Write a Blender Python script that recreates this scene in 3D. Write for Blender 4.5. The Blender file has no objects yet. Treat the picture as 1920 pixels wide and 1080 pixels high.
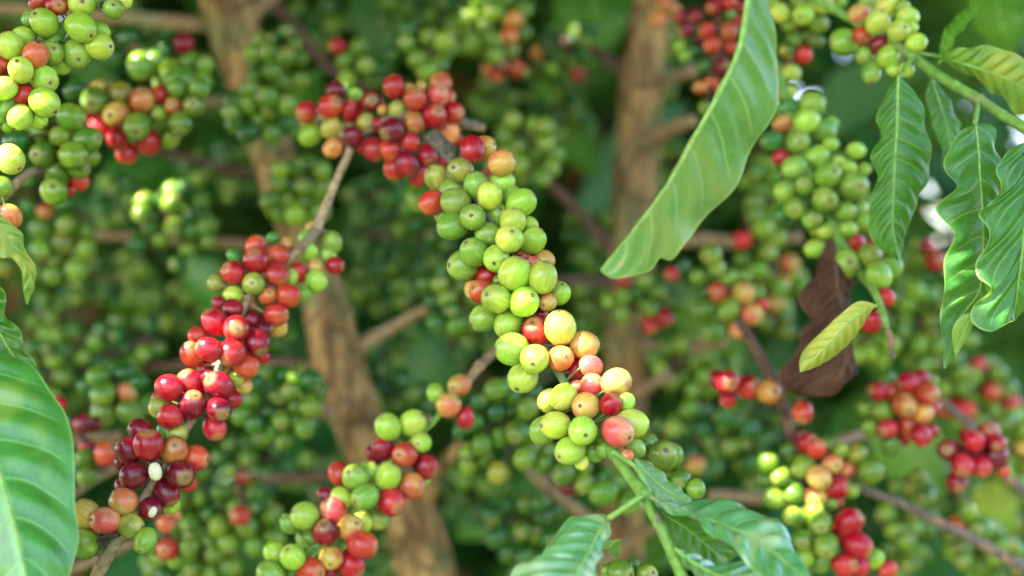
import bpy, math, random
import numpy as np
from mathutils import Vector, Matrix, Quaternion
R = math.radians
random.seed(7)
rng = np.random.default_rng(7)
sc = bpy.context.scene

# ------------------------------------------------------------------ camera, sky, sun, exposure
CAM = Vector((0.0, 0.0, 1.2))
FPX = 1920 * 50 / 36.0
cd = bpy.data.cameras.new('camera'); cam = bpy.data.objects.new('camera', cd)
sc.collection.objects.link(cam); sc.camera = cam
cam.location = CAM; cam.rotation_euler = (R(90), 0, 0)
cd.lens = 50; cd.sensor_width = 36; cd.clip_start = 0.02; cd.clip_end = 500
cd.dof.use_dof = True; cd.dof.focus_distance = 0.655; cd.dof.aperture_fstop = 3.3
SUN = Vector((-0.55, -0.34, 0.76)).normalized()          # towards the sun
sun_el = math.asin(SUN.z); sun_az = math.atan2(SUN.x, SUN.y)
w = bpy.data.worlds.new('World'); sc.world = w; w.use_nodes = True
nt = w.node_tree; nt.nodes.clear()
sky = nt.nodes.new('ShaderNodeTexSky'); sky.sky_type = 'NISHITA'; sky.sun_disc = False
sky.sun_elevation = sun_el; sky.sun_rotation = sun_az; sky.dust_density = 2.0; sky.air_density = 1.0
bg = nt.nodes.new('ShaderNodeBackground'); bg.inputs[1].default_value = 0.15
wo = nt.nodes.new('ShaderNodeOutputWorld')
nt.links.new(sky.outputs[0], bg.inputs[0]); nt.links.new(bg.outputs[0], wo.inputs[0])
sl = bpy.data.lights.new('sun', 'SUN'); so = bpy.data.objects.new('sun', sl); sc.collection.objects.link(so)
sl.energy = 5.0; sl.angle = R(0.5); sl.color = (1.0, 0.93, 0.82)
so.rotation_euler = SUN.to_track_quat('Z', 'Y').to_euler()
sc.view_settings.view_transform = 'Standard'; sc.view_settings.look = 'None'
sc.view_settings.gamma = 1.0; sc.view_settings.exposure = 3.0
sc.cycles.use_denoising = True
sc.cycles.max_bounces = 6; sc.cycles.diffuse_bounces = 2; sc.cycles.glossy_bounces = 3
sc.cycles.transmission_bounces = 4; sc.cycles.sample_clamp_indirect = 8.0
sc.cycles.caustics_reflective = False; sc.cycles.caustics_refractive = False

def P(x, y, d):
    return Vector((d * (x - 960) / FPX, d, CAM.z - d * (y - 540) / FPX))

# ------------------------------------------------------------------ object helpers
def link(o):
    sc.collection.objects.link(o); return o
def tag(o, label=None, cat=None, group=None, kind=None):
    if label: o['label'] = label
    if cat: o['category'] = cat
    if group: o['group'] = group
    if kind: o['kind'] = kind
    return o
def root(name, loc, label, cat, group=None):
    o = bpy.data.objects.new(name, None); o.empty_display_size = 0.01
    o.location = loc; link(o); return tag(o, label, cat, group)
def mesh_obj(name, V, F, mat, parent=None, loc=None, uv=None, smooth=True, label=None):
    me = bpy.data.meshes.new(name)
    V = np.asarray(V, dtype=float)
    if loc is not None: V = V - np.array(loc)
    me.from_pydata(V.tolist(), [], F)
    if uv is not None:
        l = me.uv_layers.new(name='UVMap'); idx = np.empty(len(me.loops), dtype=np.int32)
        me.loops.foreach_get('vertex_index', idx)
        l.data.foreach_set('uv', np.asarray(uv, dtype=np.float32)[idx].ravel())
    if smooth: me.polygons.foreach_set('use_smooth', [True] * len(me.polygons))
    me.materials.append(mat); me.update()
    o = bpy.data.objects.new(name, me); link(o)
    if parent is not None: o.parent = parent
    elif loc is not None: o.location = loc
    if label: o['label'] = label
    return o

# ------------------------------------------------------------------ node helper
class NT:
    def __init__(s, name):
        s.m = bpy.data.materials.new(name); s.m.use_nodes = True
        s.t = s.m.node_tree; s.t.nodes.clear()
        s.out = s.n('ShaderNodeOutputMaterial')
    def n(s, ty, **kw):
        nd = s.t.nodes.new(ty)
        for k, v in kw.items(): setattr(nd, k, v)
        return nd
    def set(s, sock, v):
        if hasattr(v, 'is_output') or isinstance(v, bpy.types.NodeSocket): s.t.links.new(v, sock)
        else: sock.default_value = v
    def math(s, op, a, b=0.0, c=None, clamp=False):
        nd = s.n('ShaderNodeMath', operation=op, use_clamp=clamp)
        s.set(nd.inputs[0], a); s.set(nd.inputs[1], b)
        if c is not None: s.set(nd.inputs[2], c)
        return nd.outputs[0]
    def vmath(s, op, a, b=(0, 0, 0)):
        nd = s.n('ShaderNodeVectorMath', operation=op)
        s.set(nd.inputs[0], a); s.set(nd.inputs[1], b); return nd.outputs[0]
    def noise(s, vec, scale, detail=3, rough=0.55, w=None):
        nd = s.n('ShaderNodeTexNoise')
        if w is not None:
            nd.noise_dimensions = '4D'; s.set(nd.inputs['W'], w)
        s.set(nd.inputs['Vector'], vec); nd.inputs['Scale'].default_value = scale
        nd.inputs['Detail'].default_value = detail; nd.inputs['Roughness'].default_value = rough
        return nd.outputs[0]
    def mix(s, f, a, b, mode='MIX'):
        nd = s.n('ShaderNodeMix', data_type='RGBA', blend_type=mode)
        s.set(nd.inputs[0], f); s.set(nd.inputs[6], a); s.set(nd.inputs[7], b); return nd.outputs[2]
    def ramp(s, v, lo, hi, a=0.0, b=1.0):
        nd = s.n('ShaderNodeMapRange', interpolation_type='SMOOTHSTEP')
        s.set(nd.inputs[0], v); nd.inputs[1].default_value = lo; nd.inputs[2].default_value = hi
        nd.inputs[3].default_value = a; nd.inputs[4].default_value = b; return nd.outputs[0]
    def bump(s, h, strength, dist):
        nd = s.n('ShaderNodeBump'); nd.inputs['Strength'].default_value = strength
        nd.inputs['Distance'].default_value = dist; s.set(nd.inputs['Height'], h); return nd.outputs[0]
    def bsdf(s, col, rough=0.5, normal=None, sss=0.0, rad=(0.003, 0.0016, 0.0006), spec=0.5, coat=0.0):
        b = s.n('ShaderNodeBsdfPrincipled')
        s.set(b.inputs['Base Color'], col); s.set(b.inputs['Roughness'], rough)
        s.set(b.inputs['Specular IOR Level'], spec)
        if normal is not None: s.set(b.inputs['Normal'], normal)
        if sss:
            b.inputs['Subsurface Weight'].default_value = sss
            b.inputs['Subsurface Radius'].default_value = rad; b.inputs['Subsurface Scale'].default_value = 1.0
        if coat:
            b.inputs['Coat Weight'].default_value = coat; b.inputs['Coat Roughness'].default_value = 0.15
        return b.outputs[0]
    def done(s, sh):
        s.t.links.new(sh, s.out.inputs[0]); return s.m
def c4(c): return (c[0], c[1], c[2], 1.0)

# ------------------------------------------------------------------ cherry skin
def cherry_mat(name, hero=True):
    k = NT(name)
    oi = k.n('ShaderNodeObjectInfo'); tc = k.n('ShaderNodeTexCoord')
    bl = k.n('ShaderNodeAttribute', attribute_type='OBJECT', attribute_name='blush')
    off = k.math('MULTIPLY', oi.outputs['Random'], 40.0)
    sep = k.n('ShaderNodeSeparateXYZ'); k.t.links.new(tc.outputs['Object'], sep.inputs[0])
    x, y, z = sep.outputs
    # blush patch: big soft noise plus a lean to one side
    big = k.noise(tc.outputs['Object'], 0.9, 2, 0.5, w=off)
    side = k.math('MULTIPLY_ADD', x, 0.22, big)
    f = k.ramp(side, 0.42, 0.72)
    col = k.mix(f, oi.outputs['Color'], bl.outputs['Color'])
    # longitudinal streaks
    cmb = k.n('ShaderNodeCombineXYZ'); k.t.links.new(x, cmb.inputs[0]); k.t.links.new(y, cmb.inputs[1])
    nrm = k.vmath('NORMALIZE', cmb.outputs[0])
    cz = k.n('ShaderNodeCombineXYZ'); k.t.links.new(k.math('MULTIPLY', z, 0.22), cz.inputs[2])
    sv = k.vmath('ADD', nrm, cz.outputs[0])
    st = k.noise(sv, 3.6, 3, 0.6, w=off)
    stf = k.math('MULTIPLY', k.ramp(st, 0.50, 0.66), k.ramp(k.math('ABSOLUTE', z), 0.97, 0.6))
    pale = k.mix(0.16, k.mix(1.0, col, (1.45, 1.4, 1.3, 1), 'MULTIPLY'), (0.75, 0.78, 0.30, 1))
    sc_ = k.n('ShaderNodeSeparateColor'); k.t.links.new(col, sc_.inputs[0])
    gf_ = k.math('MULTIPLY_ADD', sc_.outputs[1], 1.5, 0.22, clamp=True)
    col = k.mix(k.math('MULTIPLY', k.math('MULTIPLY', stf, gf_), 0.6 if hero else 0.25), col, pale)
    st2 = k.noise(sv, 7.0, 2, 0.5, w=k.math('ADD', off, 5.0))
    col = k.mix(k.math('MULTIPLY', k.ramp(st2, 0.52, 0.7), 0.42), col, k.mix(1.0, col, (0.62, 0.66, 0.5, 1), 'MULTIPLY'))
    # yellowish ring toward the calyx
    col = k.mix(k.ramp(z, 0.72, 0.98, 0, 0.35), col, (0.42, 0.36, 0.10, 1))
    mot = k.noise(tc.outputs['Object'], 5.0, 4, 0.6, w=off)
    col = k.mix(0.35, col, k.mix(mot, (0.62, 0.62, 0.6, 1), (1.3, 1.3, 1.25, 1)), 'MULTIPLY')
    if hero:
        vo = k.n('ShaderNodeTexVoronoi'); vo.voronoi_dimensions = '4D'
        k.set(vo.inputs['Vector'], tc.outputs['Object']); k.set(vo.inputs['W'], off); vo.inputs['Scale'].default_value = 3.6
        spn = k.noise(tc.outputs['Object'], 2.2, 1, 0.5, w=k.math('ADD', off, 9.0))
        sp = k.math('MULTIPLY', k.ramp(vo.outputs['Distance'], 0.10, 0.05), k.ramp(spn, 0.50, 0.58))
        col = k.mix(k.math('MULTIPLY', sp, 0.8), col, (0.12, 0.07, 0.03, 1))
    fine = k.noise(tc.outputs['Object'], 9.0, 4, 0.6, w=off)
    rough = k.ramp(fine, 0.3, 0.7, 0.15, 0.32)
    h = k.math('ADD', k.math('MULTIPLY', fine, 0.5), k.math('MULTIPLY', st, 1.0))
    nb = k.bump(h, 0.25, 0.0006) if hero else None
    return k.done(k.bsdf(col, rough, nb, sss=0.08 if hero else 0.0, spec=0.36))
M_cherry = cherry_mat('cherry_skin', True)
M_cherry_far = cherry_mat('cherry_skin_far', False)

def simple_noise_mat(name, c1, c2, scale=200, rough=0.8, bump=0.5, dist=0.0006, c3=None, stretch=None):
    k = NT(name); tc = k.n('ShaderNodeTexCoord'); v = tc.outputs['Object']
    n1 = k.noise(v, scale, 5, 0.65); n2 = k.noise(v, scale * 0.22, 3, 0.6)
    col = k.mix(k.ramp(n1, 0.35, 0.68), c4(c1), c4(c2))
    if c3: col = k.mix(k.ramp(n2, 0.52, 0.62), col, c4(c3))
    return k.done(k.bsdf(col, rough, k.bump(n1, bump, dist), spec=0.3))
M_calyx = simple_noise_mat('calyx_brown', (0.14, 0.09, 0.05), (0.34, 0.24, 0.13), 900, 0.9)
M_calyx_dark = simple_noise_mat('calyx_dark', (0.09, 0.06, 0.04), (0.22, 0.15, 0.09), 900, 0.9)
M_greenstem = simple_noise_mat('green_stem', (0.10, 0.22, 0.03), (0.20, 0.34, 0.06), 160, 0.5, 0.3, c3=(0.17, 0.22, 0.06))
M_tanstem = simple_noise_mat('tan_stem', (0.16, 0.09, 0.045), (0.36, 0.23, 0.12), 260, 0.8, 0.6, c3=(0.20, 0.18, 0.10))
M_greystem = simple_noise_mat('grey_brown_stem', (0.07, 0.05, 0.035), (0.20, 0.15, 0.11), 320, 0.85, 0.7, c3=(0.28, 0.16, 0.09))
M_darkstem = simple_noise_mat('dark_twig', (0.06, 0.03, 0.02), (0.17, 0.09, 0.055), 220, 0.85, 0.6)
def bark_mat():
    k = NT('bark'); tc = k.n('ShaderNodeTexCoord'); v = tc.outputs['Object']
    sv = k.vmath('MULTIPLY', v, (1.0, 1.0, 0.35))
    n1 = k.noise(sv, 75, 6, 0.7); n2 = k.noise(v, 14, 3, 0.6); n3 = k.noise(v, 120, 3, 0.6)
    vo = k.n('ShaderNodeTexVoronoi', feature='DISTANCE_TO_EDGE'); k.set(vo.inputs['Vector'], sv); vo.inputs['Scale'].default_value = 60
    crack = k.ramp(vo.outputs[0], 0.10, 0.0)
    col = k.mix(k.ramp(n1, 0.35, 0.65), (0.13, 0.070, 0.028, 1), (0.40, 0.235, 0.095, 1))
    col = k.mix(k.math('MULTIPLY', k.ramp(n2, 0.50, 0.60), 0.8), col, (0.15, 0.15, 0.06, 1))
    col = k.mix(k.math('MULTIPLY', k.ramp(n3, 0.60, 0.66), k.ramp(n2, 0.45, 0.35)), col, (0.36, 0.34, 0.27, 1))
    col = k.mix(k.math('MULTIPLY', crack, 0.6), col, (0.04, 0.028, 0.016, 1))
    h = k.math('SUBTRACT', n1, k.math('MULTIPLY', crack, 0.8))
    return k.done(k.bsdf(col, 0.92, k.bump(h, 0.8, 0.0016), spec=0.15))
M_bark = bark_mat()
M_bean = simple_noise_mat('bean_cream', (0.55, 0.46, 0.28), (0.72, 0.64, 0.44), 300, 0.5, 0.2)
M_petal = simple_noise_mat('dry_petal', (0.02, 0.015, 0.01), (0.10, 0.07, 0.05), 700, 0.9)

# ------------------------------------------------------------------ leaf skin (u along midrib, v across -1..1)
def leaf_mat(name, dark, light, vein, under, trans=0.35, rough=0.34, nv=9, patch=None, pth=0.58, spots=None, tcol=None, spec=0.55):
    k = NT(name); uvn = k.n('ShaderNodeUVMap', uv_map='UVMap'); sp = k.n('ShaderNodeSeparateXYZ')
    k.t.links.new(uvn.outputs[0], sp.inputs[0]); u = sp.outputs[0]
    v = k.math('SUBTRACT', k.math('MULTIPLY', sp.outputs[1], 2.0), 1.0); av = k.math('ABSOLUTE', v)
    tc = k.n('ShaderNodeTexCoord'); o = tc.outputs['Object']
    wob = k.math('MULTIPLY', k.math('SUBTRACT', k.noise(o, 30, 2), 0.5), 0.03)
    ph = k.math('MULTIPLY', k.math('ADD', k.math('SUBTRACT', u, k.math('MULTIPLY', k.math('POWER', av, 1.25), 0.13)), wob), float(nv))
    fr = k.math('ABSOLUTE', k.math('SUBTRACT', k.math('FRACT', ph), 0.5))      # 0.5 on a vein, 0 between
    lat = k.math('MULTIPLY', k.ramp(fr, 0.44, 0.495), k.ramp(av, 0.97, 0.7))
    mid = k.ramp(av, 0.055, 0.02)
    n1 = k.noise(o, 70, 5, 0.6); n2 = k.noise(o, 18, 3, 0.6)
    base = k.mix(k.ramp(n1, 0.3, 0.7), c4(dark), c4(light))
    base = k.mix(k.math('MULTIPLY', k.ramp(fr, 0.2, 0.0), 0.35), base, c4(light))
    if patch: base = k.mix(k.ramp(n2, pth, pth + 0.10), base, c4(patch))
    if spots:
        vo = k.n('ShaderNodeTexVoronoi'); k.set(vo.inputs['Vector'], o); vo.inputs['Scale'].default_value = 75
        base = k.mix(k.math('MULTIPLY', k.ramp(vo.outputs['Distance'], 0.16, 0.06), k.ramp(k.noise(o, 25, 1), 0.52, 0.6)), base, c4(spots))
    vn = k.n('ShaderNodeTexVoronoi', feature='DISTANCE_TO_EDGE'); k.set(vn.inputs['Vector'], o); vn.inputs['Scale'].default_value = 330
    net = k.ramp(vn.outputs[0], 0.10, 0.02)
    base = k.mix(k.math('MULTIPLY', net, 0.18), base, c4(vein))
    col = k.mix(k.math('MULTIPLY', lat, 0.75), base, c4(vein)); col = k.mix(mid, col, c4(vein)); col = k.mix(k.math('MULTIPLY', k.ramp(av, 0.955, 0.985), 0.7), col, c4([vein[0] * 1.3, vein[1] * 1.1, vein[2]]))
    geo = k.n('ShaderNodeNewGeometry')
    ucol = k.mix(k.math('MULTIPLY', k.math('MAXIMUM', lat, mid), 0.6), k.mix(k.ramp(n1, 0.3, 0.7), c4(under), c4([c * 0.8 for c in under])), c4(vein))
    fcol = k.mix(geo.outputs['Backfacing'], col, ucol)
    h = k.math('ADD', k.math('MULTIPLY', lat, -1.0), k.math('ADD', k.math('MULTIPLY', n1, 0.5), k.math('MULTIPLY', net, -0.25)))
    nb = k.bump(h, 0.3, 0.0005)
    rg = k.math('MULTIPLY_ADD', geo.outputs['Backfacing'], 0.25, rough)
    pr = k.bsdf(fcol, k.math('ADD', rg, k.math('MULTIPLY', n1, 0.12)), nb, spec=spec, coat=0.6 if spec >= 1.0 else 0.0)
    tr = k.n('ShaderNodeBsdfTranslucent')
    k.set(tr.inputs[0], k.mix(0.5, fcol, c4(tcol or (0.45, 0.62, 0.04))))
    mx = k.n('ShaderNodeMixShader'); mx.inputs[0].default_value = trans
    k.t.links.new(pr, mx.inputs[1]); k.t.links.new(tr.outputs[0], mx.inputs[2])
    return k.done(mx.outputs[0])
M_leaf = leaf_mat('leaf_green', (0.018, 0.12, 0.010), (0.04, 0.20, 0.016), (0.20, 0.36, 0.07), (0.10, 0.24, 0.05))
M_leaf_lt = leaf_mat('leaf_light', (0.06, 0.20, 0.025), (0.12, 0.28, 0.05), (0.28, 0.42, 0.13), (0.14, 0.30, 0.07), 0.35, 0.33, patch=(0.20, 0.27, 0.06), pth=0.56, spec=0.9, spots=(0.30, 0.20, 0.04))
M_leaf_yel = leaf_mat('leaf_yellowing', (0.10, 0.24, 0.03), (0.26, 0.38, 0.05), (0.40, 0.48, 0.12), (0.40, 0.48, 0.07), 0.4, 0.42, patch=(0.42, 0.40, 0.06), pth=0.50, spots=(0.20, 0.09, 0.02))
M_leaf_glossy = leaf_mat('leaf_glossy', (0.03, 0.20, 0.02), (0.07, 0.32, 0.035), (0.22, 0.46, 0.10), (0.12, 0.28, 0.06), 0.3, 0.24, patch=(0.22, 0.36, 0.05), pth=0.54, spec=1.0, spots=(0.25, 0.22, 0.05))
M_leaf_dead = leaf_mat('leaf_dead', (0.028, 0.011, 0.006), (0.095, 0.038, 0.024), (0.15, 0.08, 0.045), (0.05, 0.024, 0.015), 0.02, 0.7, patch=(0.015, 0.009, 0.009), pth=0.52, tcol=(0.2, 0.06, 0.02), spec=0.2, spots=(0.22, 0.12, 0.05))
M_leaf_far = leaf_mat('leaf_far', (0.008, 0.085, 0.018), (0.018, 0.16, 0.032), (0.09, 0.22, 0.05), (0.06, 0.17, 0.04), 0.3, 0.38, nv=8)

# ------------------------------------------------------------------ meshes: cherry, calyx
def cherry_mesh(name, nu, nv, mat, seed=0, far=False):
    r_ = np.random.default_rng(seed); V = []; F = []; mi = []
    a1, a2 = r_.uniform(0, 6.28, 2)
    V.append((0, 0, 0.955))
    for i in range(1, nv):
        th = math.pi * i / nv; s, c = math.sin(th), math.cos(th)
        for j in range(nu):
            ph = 2 * math.pi * j / nu
            rr = s ** 0.93
            rr *= 1 + 0.025 * math.cos(2 * (ph - a1)) + 0.012 * math.cos(3 * ph - a2) - 0.02 * max(0, math.cos(2 * (ph - a1))) ** 8
            zz = c * (1 + 0.02 * math.cos(ph - a2))
            if c > 0.94: zz -= 0.05 * (c - 0.94) / 0.06
            V.append((rr * math.cos(ph), rr * math.sin(ph), zz))
    V.append((0, 0, -0.97)); n = len(V)
    for j in range(nu): F.append((0, 1 + j, 1 + (j + 1) % nu)); mi.append(1 if far else 0)
    for i in range(nv - 2):
        a = 1 + i * nu; b = a + nu
        for j in range(nu): F.append((a + j, b + j, b + (j + 1) % nu, a + (j + 1) % nu)); mi.append(0)
    a = 1 + (nv - 2) * nu
    for j in range(nu): F.append((n - 1, a + (j + 1) % nu, a + j)); mi.append(0)
    me = bpy.data.meshes.new(name); me.from_pydata(V, [], F)
    me.polygons.foreach_set('use_smooth', [True] * len(F))
    me.materials.append(mat)
    if far: me.materials.append(M_calyx_dark); me.polygons.foreach_set('material_index', mi)
    me.update(); return me
CH = [cherry_mesh('cherry', 36, 24, M_cherry, s) for s in range(5)]
CHF = [cherry_mesh('cherry', 22, 20, M_cherry_far, s + 20, True) for s in range(4)]
def calyx_mesh(seed):
    r_ = np.random.default_rng(seed); V = []; F = []; n = 16
    prof = [(0.150, -0.03), (0.140, 0.020), (0.115, 0.045), (0.085, 0.030), (0.070, 0.000), (0.03, 0.004)]
    wob = 1 + 0.10 * r_.standard_normal(n)
    for k, (rr, zz) in enumerate(prof):
        for j in range(n):
            a = 2 * math.pi * j / n; q = rr * (wob[j] if k < 4 else 1)
            V.append((q * math.cos(a), q * math.sin(a), 0.965 + zz + 0.008 * r_.standard_normal()))
    for k in range(len(prof) - 1):
        for j in range(n):
            a, b = k * n + j, k * n + (j + 1) % n
            F.append((a, b, b + n, a + n))
    V.append((0, 0, 0.985)); t = len(V) - 1; s = (len(prof) - 1) * n
    for j in range(n): F.append((s + j, s + (j + 1) % n, t))
    me = bpy.data.meshes.new('calyx'); me.from_pydata(V, [], F)
    me.polygons.foreach_set('use_smooth', [True] * len(F)); me.materials.append(M_calyx if seed % 3 else M_calyx_dark)
    me.update(); return me
CALYX = [calyx_mesh(s) for s in range(6)]

COL = {  # base colour, blush colour
 'g': ((0.27, 0.42, 0.035), (0.35, 0.47, 0.055)), 'y': ((0.36, 0.47, 0.045), (0.46, 0.46, 0.07)),
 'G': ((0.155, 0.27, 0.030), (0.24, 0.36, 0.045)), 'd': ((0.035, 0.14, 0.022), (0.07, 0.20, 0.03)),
 'v': ((0.20, 0.25, 0.035), (0.36, 0.30, 0.05)),
 'O': ((0.50, 0.30, 0.06), (0.52, 0.13, 0.055)), 'o': ((0.42, 0.085, 0.03), (0.52, 0.21, 0.05)),
 'k': ((0.42, 0.020, 0.018), (0.46, 0.060, 0.022)), 'r': ((0.33, 0.004, 0.014), (0.42, 0.022, 0.024)),
 'R': ((0.13, 0.004, 0.014), (0.27, 0.007, 0.018)), 'p': ((0.56, 0.070, 0.060), (0.60, 0.22, 0.10)),
}
def jit(c, s=0.12):
    a = 1 + random.gauss(0, s); return tuple(max(0.0, min(0.95, q * a * (1 + random.gauss(0, s * 0.5)))) for q in c)

def closest(S, p):
    best = None
    for i in range(len(S) - 1):
        a, b = S[i], S[i + 1]; ab = b - a; t = max(0, min(1, (p - a).dot(ab) / max(1e-12, ab.length_squared)))
        q = a + ab * t; dd = (p - q).length
        if best is None or dd < best[0]: best = (dd, q)
    return best[1]

def tube(pts, rad, n=10, bumps=0.06, seed=1, sub=6, caps=True):
    """pts: list of Vector, rad: radii; Catmull-Rom resampled; returns V,F"""
    r_ = np.random.default_rng(seed)
    pp = [Vector(p) for p in pts]; q = [pp[0] * 2 - pp[1]] + pp + [pp[-1] * 2 - pp[-2]]; rr = [rad[0]] + list(rad) + [rad[-1]]
    C = []; Rr = []
    for i in range(1, len(q) - 2):
        for s in range(sub):
            t = s / sub
            C.append(0.5 * ((2 * q[i]) + (q[i + 1] - q[i - 1]) * t + (2 * q[i - 1] - 5 * q[i] + 4 * q[i + 1] - q[i + 2]) * t * t + (3 * q[i] - q[i - 1] - 3 * q[i + 1] + q[i + 2]) * t ** 3))
            Rr.append(rr[i] * (1 - t) + rr[i + 1] * t)
    C.append(pp[-1]); Rr.append(rad[-1])
    V = []; F = []; up = Vector((0.3, 1, 0.2)).normalized()
    for i, c in enumerate(C):
        T = (C[min(i + 1, len(C) - 1)] - C[max(i - 1, 0)]).normalized()
        A = T.cross(up).normalized(); B = T.cross(A).normalized()
        k = Rr[i] * (1 + bumps * r_.standard_normal() * 0.7)
        for j in range(n):
            a = 2 * math.pi * j / n; kk = k * (1 + bumps * 0.5 * r_.standard_normal())
            V.append(c + A * (kk * math.cos(a)) + B * (kk * math.sin(a)))
    for i in range(len(C) - 1):
        for j in range(n):
            a, b = i * n + j, i * n + (j + 1) % n; F.append((a, b, b + n, a + n))
    if caps:
        F.append(tuple(range(n))[::-1]); F.append(tuple((len(C) - 1) * n + j for j in range(n)))
    return [tuple(v) for v in V], F
class MB:
    def __init__(s): s.V = []; s.F = []
    def add(s, V, F):
        o = len(s.V); s.V += V; s.F += [tuple(i + o for i in f) for f in F]

class K(tuple):
    def __add__(s, o): return tuple(s) + ((o,) if isinstance(o, str) else o)
LIT = []          # places where a fleck of sun lands (world points)

def parse(txt, ox, oy, s):
    out = []
    for tok in txt.replace('\n', ' ').split(';'):
        f = tok.split()
        if not f: continue
        x, y, r = float(f[0]) / s + ox, float(f[1]) / s + oy, float(f[2]) / s
        c = f[3]; col = c[0]; rest = c[1:]; lit = '*' in rest; rest = rest.replace('*', '')
        L = float(rest) if rest else 0.0
        cx = (float(f[4]) / s + ox, float(f[5]) / s + oy) if len(f) >= 6 else None
        out.append(dict(x=x, y=y, r=r, c=col, L=L, cx=cx, lit=lit))
    return out

def build_cherries(rt, B, S, stemmb, hero=True, pedicel=True, calyx=None, hero2=True):
    """B: cherry dicts, S: list of (Vector) stem samples with depth in .y"""
    base = rt.location
    for b in B:
        near = min(S, key=lambda q: (960 + FPX * q.x / q.y - b['x']) ** 2 + (540 - FPX * (q.z - CAM.z) / q.y - b['y']) ** 2)
        rw = b['r'] * near.y / FPX
        b['d'] = near.y + rw * (-0.9 + 0.95 * b['L']) + random.uniform(-.1, .1) * rw
    n = len(B)
    for it in range(80):
        moved = False
        for i in range(n):
            for j in range(i + 1, n):
                a, c = B[i], B[j]; pa = P(a['x'], a['y'], a['d']); pc = P(c['x'], c['y'], c['d'])
                ra, rc = a['r'] * a['d'] / FPX, c['r'] * c['d'] / FPX; D = pa - pc; L = D.length; need = 0.955 * (ra + rc)
                if L < need:
                    lat2 = D.x ** 2 + D.z ** 2; want = math.sqrt(max(0, need * need - lat2)); dy = abs(D.y)
                    sgn = 1 if (a['d'] > c['d']) else -1; m = (want - dy) * 0.5 * 0.6
                    a['d'] += sgn * m; c['d'] -= sgn * m; moved = True
        if not moved: break
    for b in B:
        p = P(b['x'], b['y'], b['d']); r = b['r'] * b['d'] / FPX; q = closest(S, p)
        if b['cx']:
            ox, oy = (b['cx'][0] - b['x']) / b['r'], (b['cx'][1] - b['y']) / b['r']
            m = math.hypot(ox, oy)
            if m > 0.97: ox, oy = ox * 0.97 / m, oy * 0.97 / m
            ax = Vector((ox, -math.sqrt(max(0, 1 - ox * ox - oy * oy)), -oy)).normalized()
        else:
            ax = (p - q).normalized() * 1.0 + Vector((random.gauss(0, .45), random.gauss(0.1, .45), random.gauss(-.1, .45)))
            ax.normalize()
        me = random.choice(CH if hero else CHF)
        o = bpy.data.objects.new('cherry', me); link(o); o.parent = rt; o.location = p - base
        qt = ax.to_track_quat('Z', 'Y') @ Quaternion((0, 0, 1), random.uniform(0, 6.28))
        o.rotation_mode = 'QUATERNION'; o.rotation_quaternion = qt
        e = random.uniform(1.04, 1.2); s = 1.10 * r / (e ** 0.4)
        o.scale = (s * random.uniform(.96, 1.02), s, s * e)
        cc, bb = COL[b['c']]
        if not hero2 and b['c'] in 'gGdv': cc, bb = [cc[0] * .50, cc[1] * .58, cc[2] * .45], [bb[0] * .64, bb[1] * .66, bb[2] * .45]  # shade painted into the background cherries: their green skins are darkened
        o.color = c4(jit(cc)); o['blush'] = jit(bb)
        if b['lit']: LIT.append((p + Vector((-0.5, -0.45, 0.5)) * r * 1.1, r * 0.3))
        want_cal = hero if calyx is None else calyx
        if want_cal and (b['cx'] or ax.y < 0.25):
            cobj = bpy.data.objects.new('calyx', random.choice(CALYX)); link(cobj); cobj.parent = o
            cobj.rotation_euler = (0, 0, random.uniform(0, 6.28))
        if pedicel:
            a0 = p - ax * r * 0.9; mid = (a0 + q) * 0.5 - ax * r * 0.2
            stemmb.add(*tube([a0, mid, q], [r * 0.10, r * 0.09, r * 0.15], 6, 0.1, len(stemmb.V), 3, False))

def stem_pts(st):  # (x,y,d) list -> Vectors
    return [P(a[0], a[1], a[2]) for a in st]
def dense(S, n=6):
    out = []
    for i in range(len(S) - 1):
        for k in range(n): out.append(S[i].lerp(S[i + 1], k / n))
    out.append(S[-1]); return out

def branch(name, cat, label, stem, rad_px, smat, blocks, group=None, hero=True, node_bumps=True, stem_name='stem', calyx=None):
    S = stem_pts(stem); rt = root(name, S[0], label, cat, group); mb = MB()
    rad = [r * a[2] / FPX for r, a in zip(rad_px, stem)]
    mb.add(*tube(S, rad, 14 if hero else 8, 0.022, int(stem[0][0]) & 255, 8 if hero else 3))
    if node_bumps and hero:
        for i in range(1, len(S) - 1):
            T = (S[i + 1] - S[i]).normalized()
            mb.add(*tube([S[i] - T * rad[i] * 1.0, S[i], S[i] + T * rad[i] * 1.0], [rad[i] * .92, rad[i] * 1.16, rad[i] * .92], 12, 0.03, i, 4))
    B = []
    for (ox, oy, s, txt) in blocks: B += parse(txt, ox, oy, s)
    build_cherries(rt, B, dense(S), mb, hero, True, calyx)
    mesh_obj(stem_name, mb.V, mb.F, smat, rt, S[0])
    return rt

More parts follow.
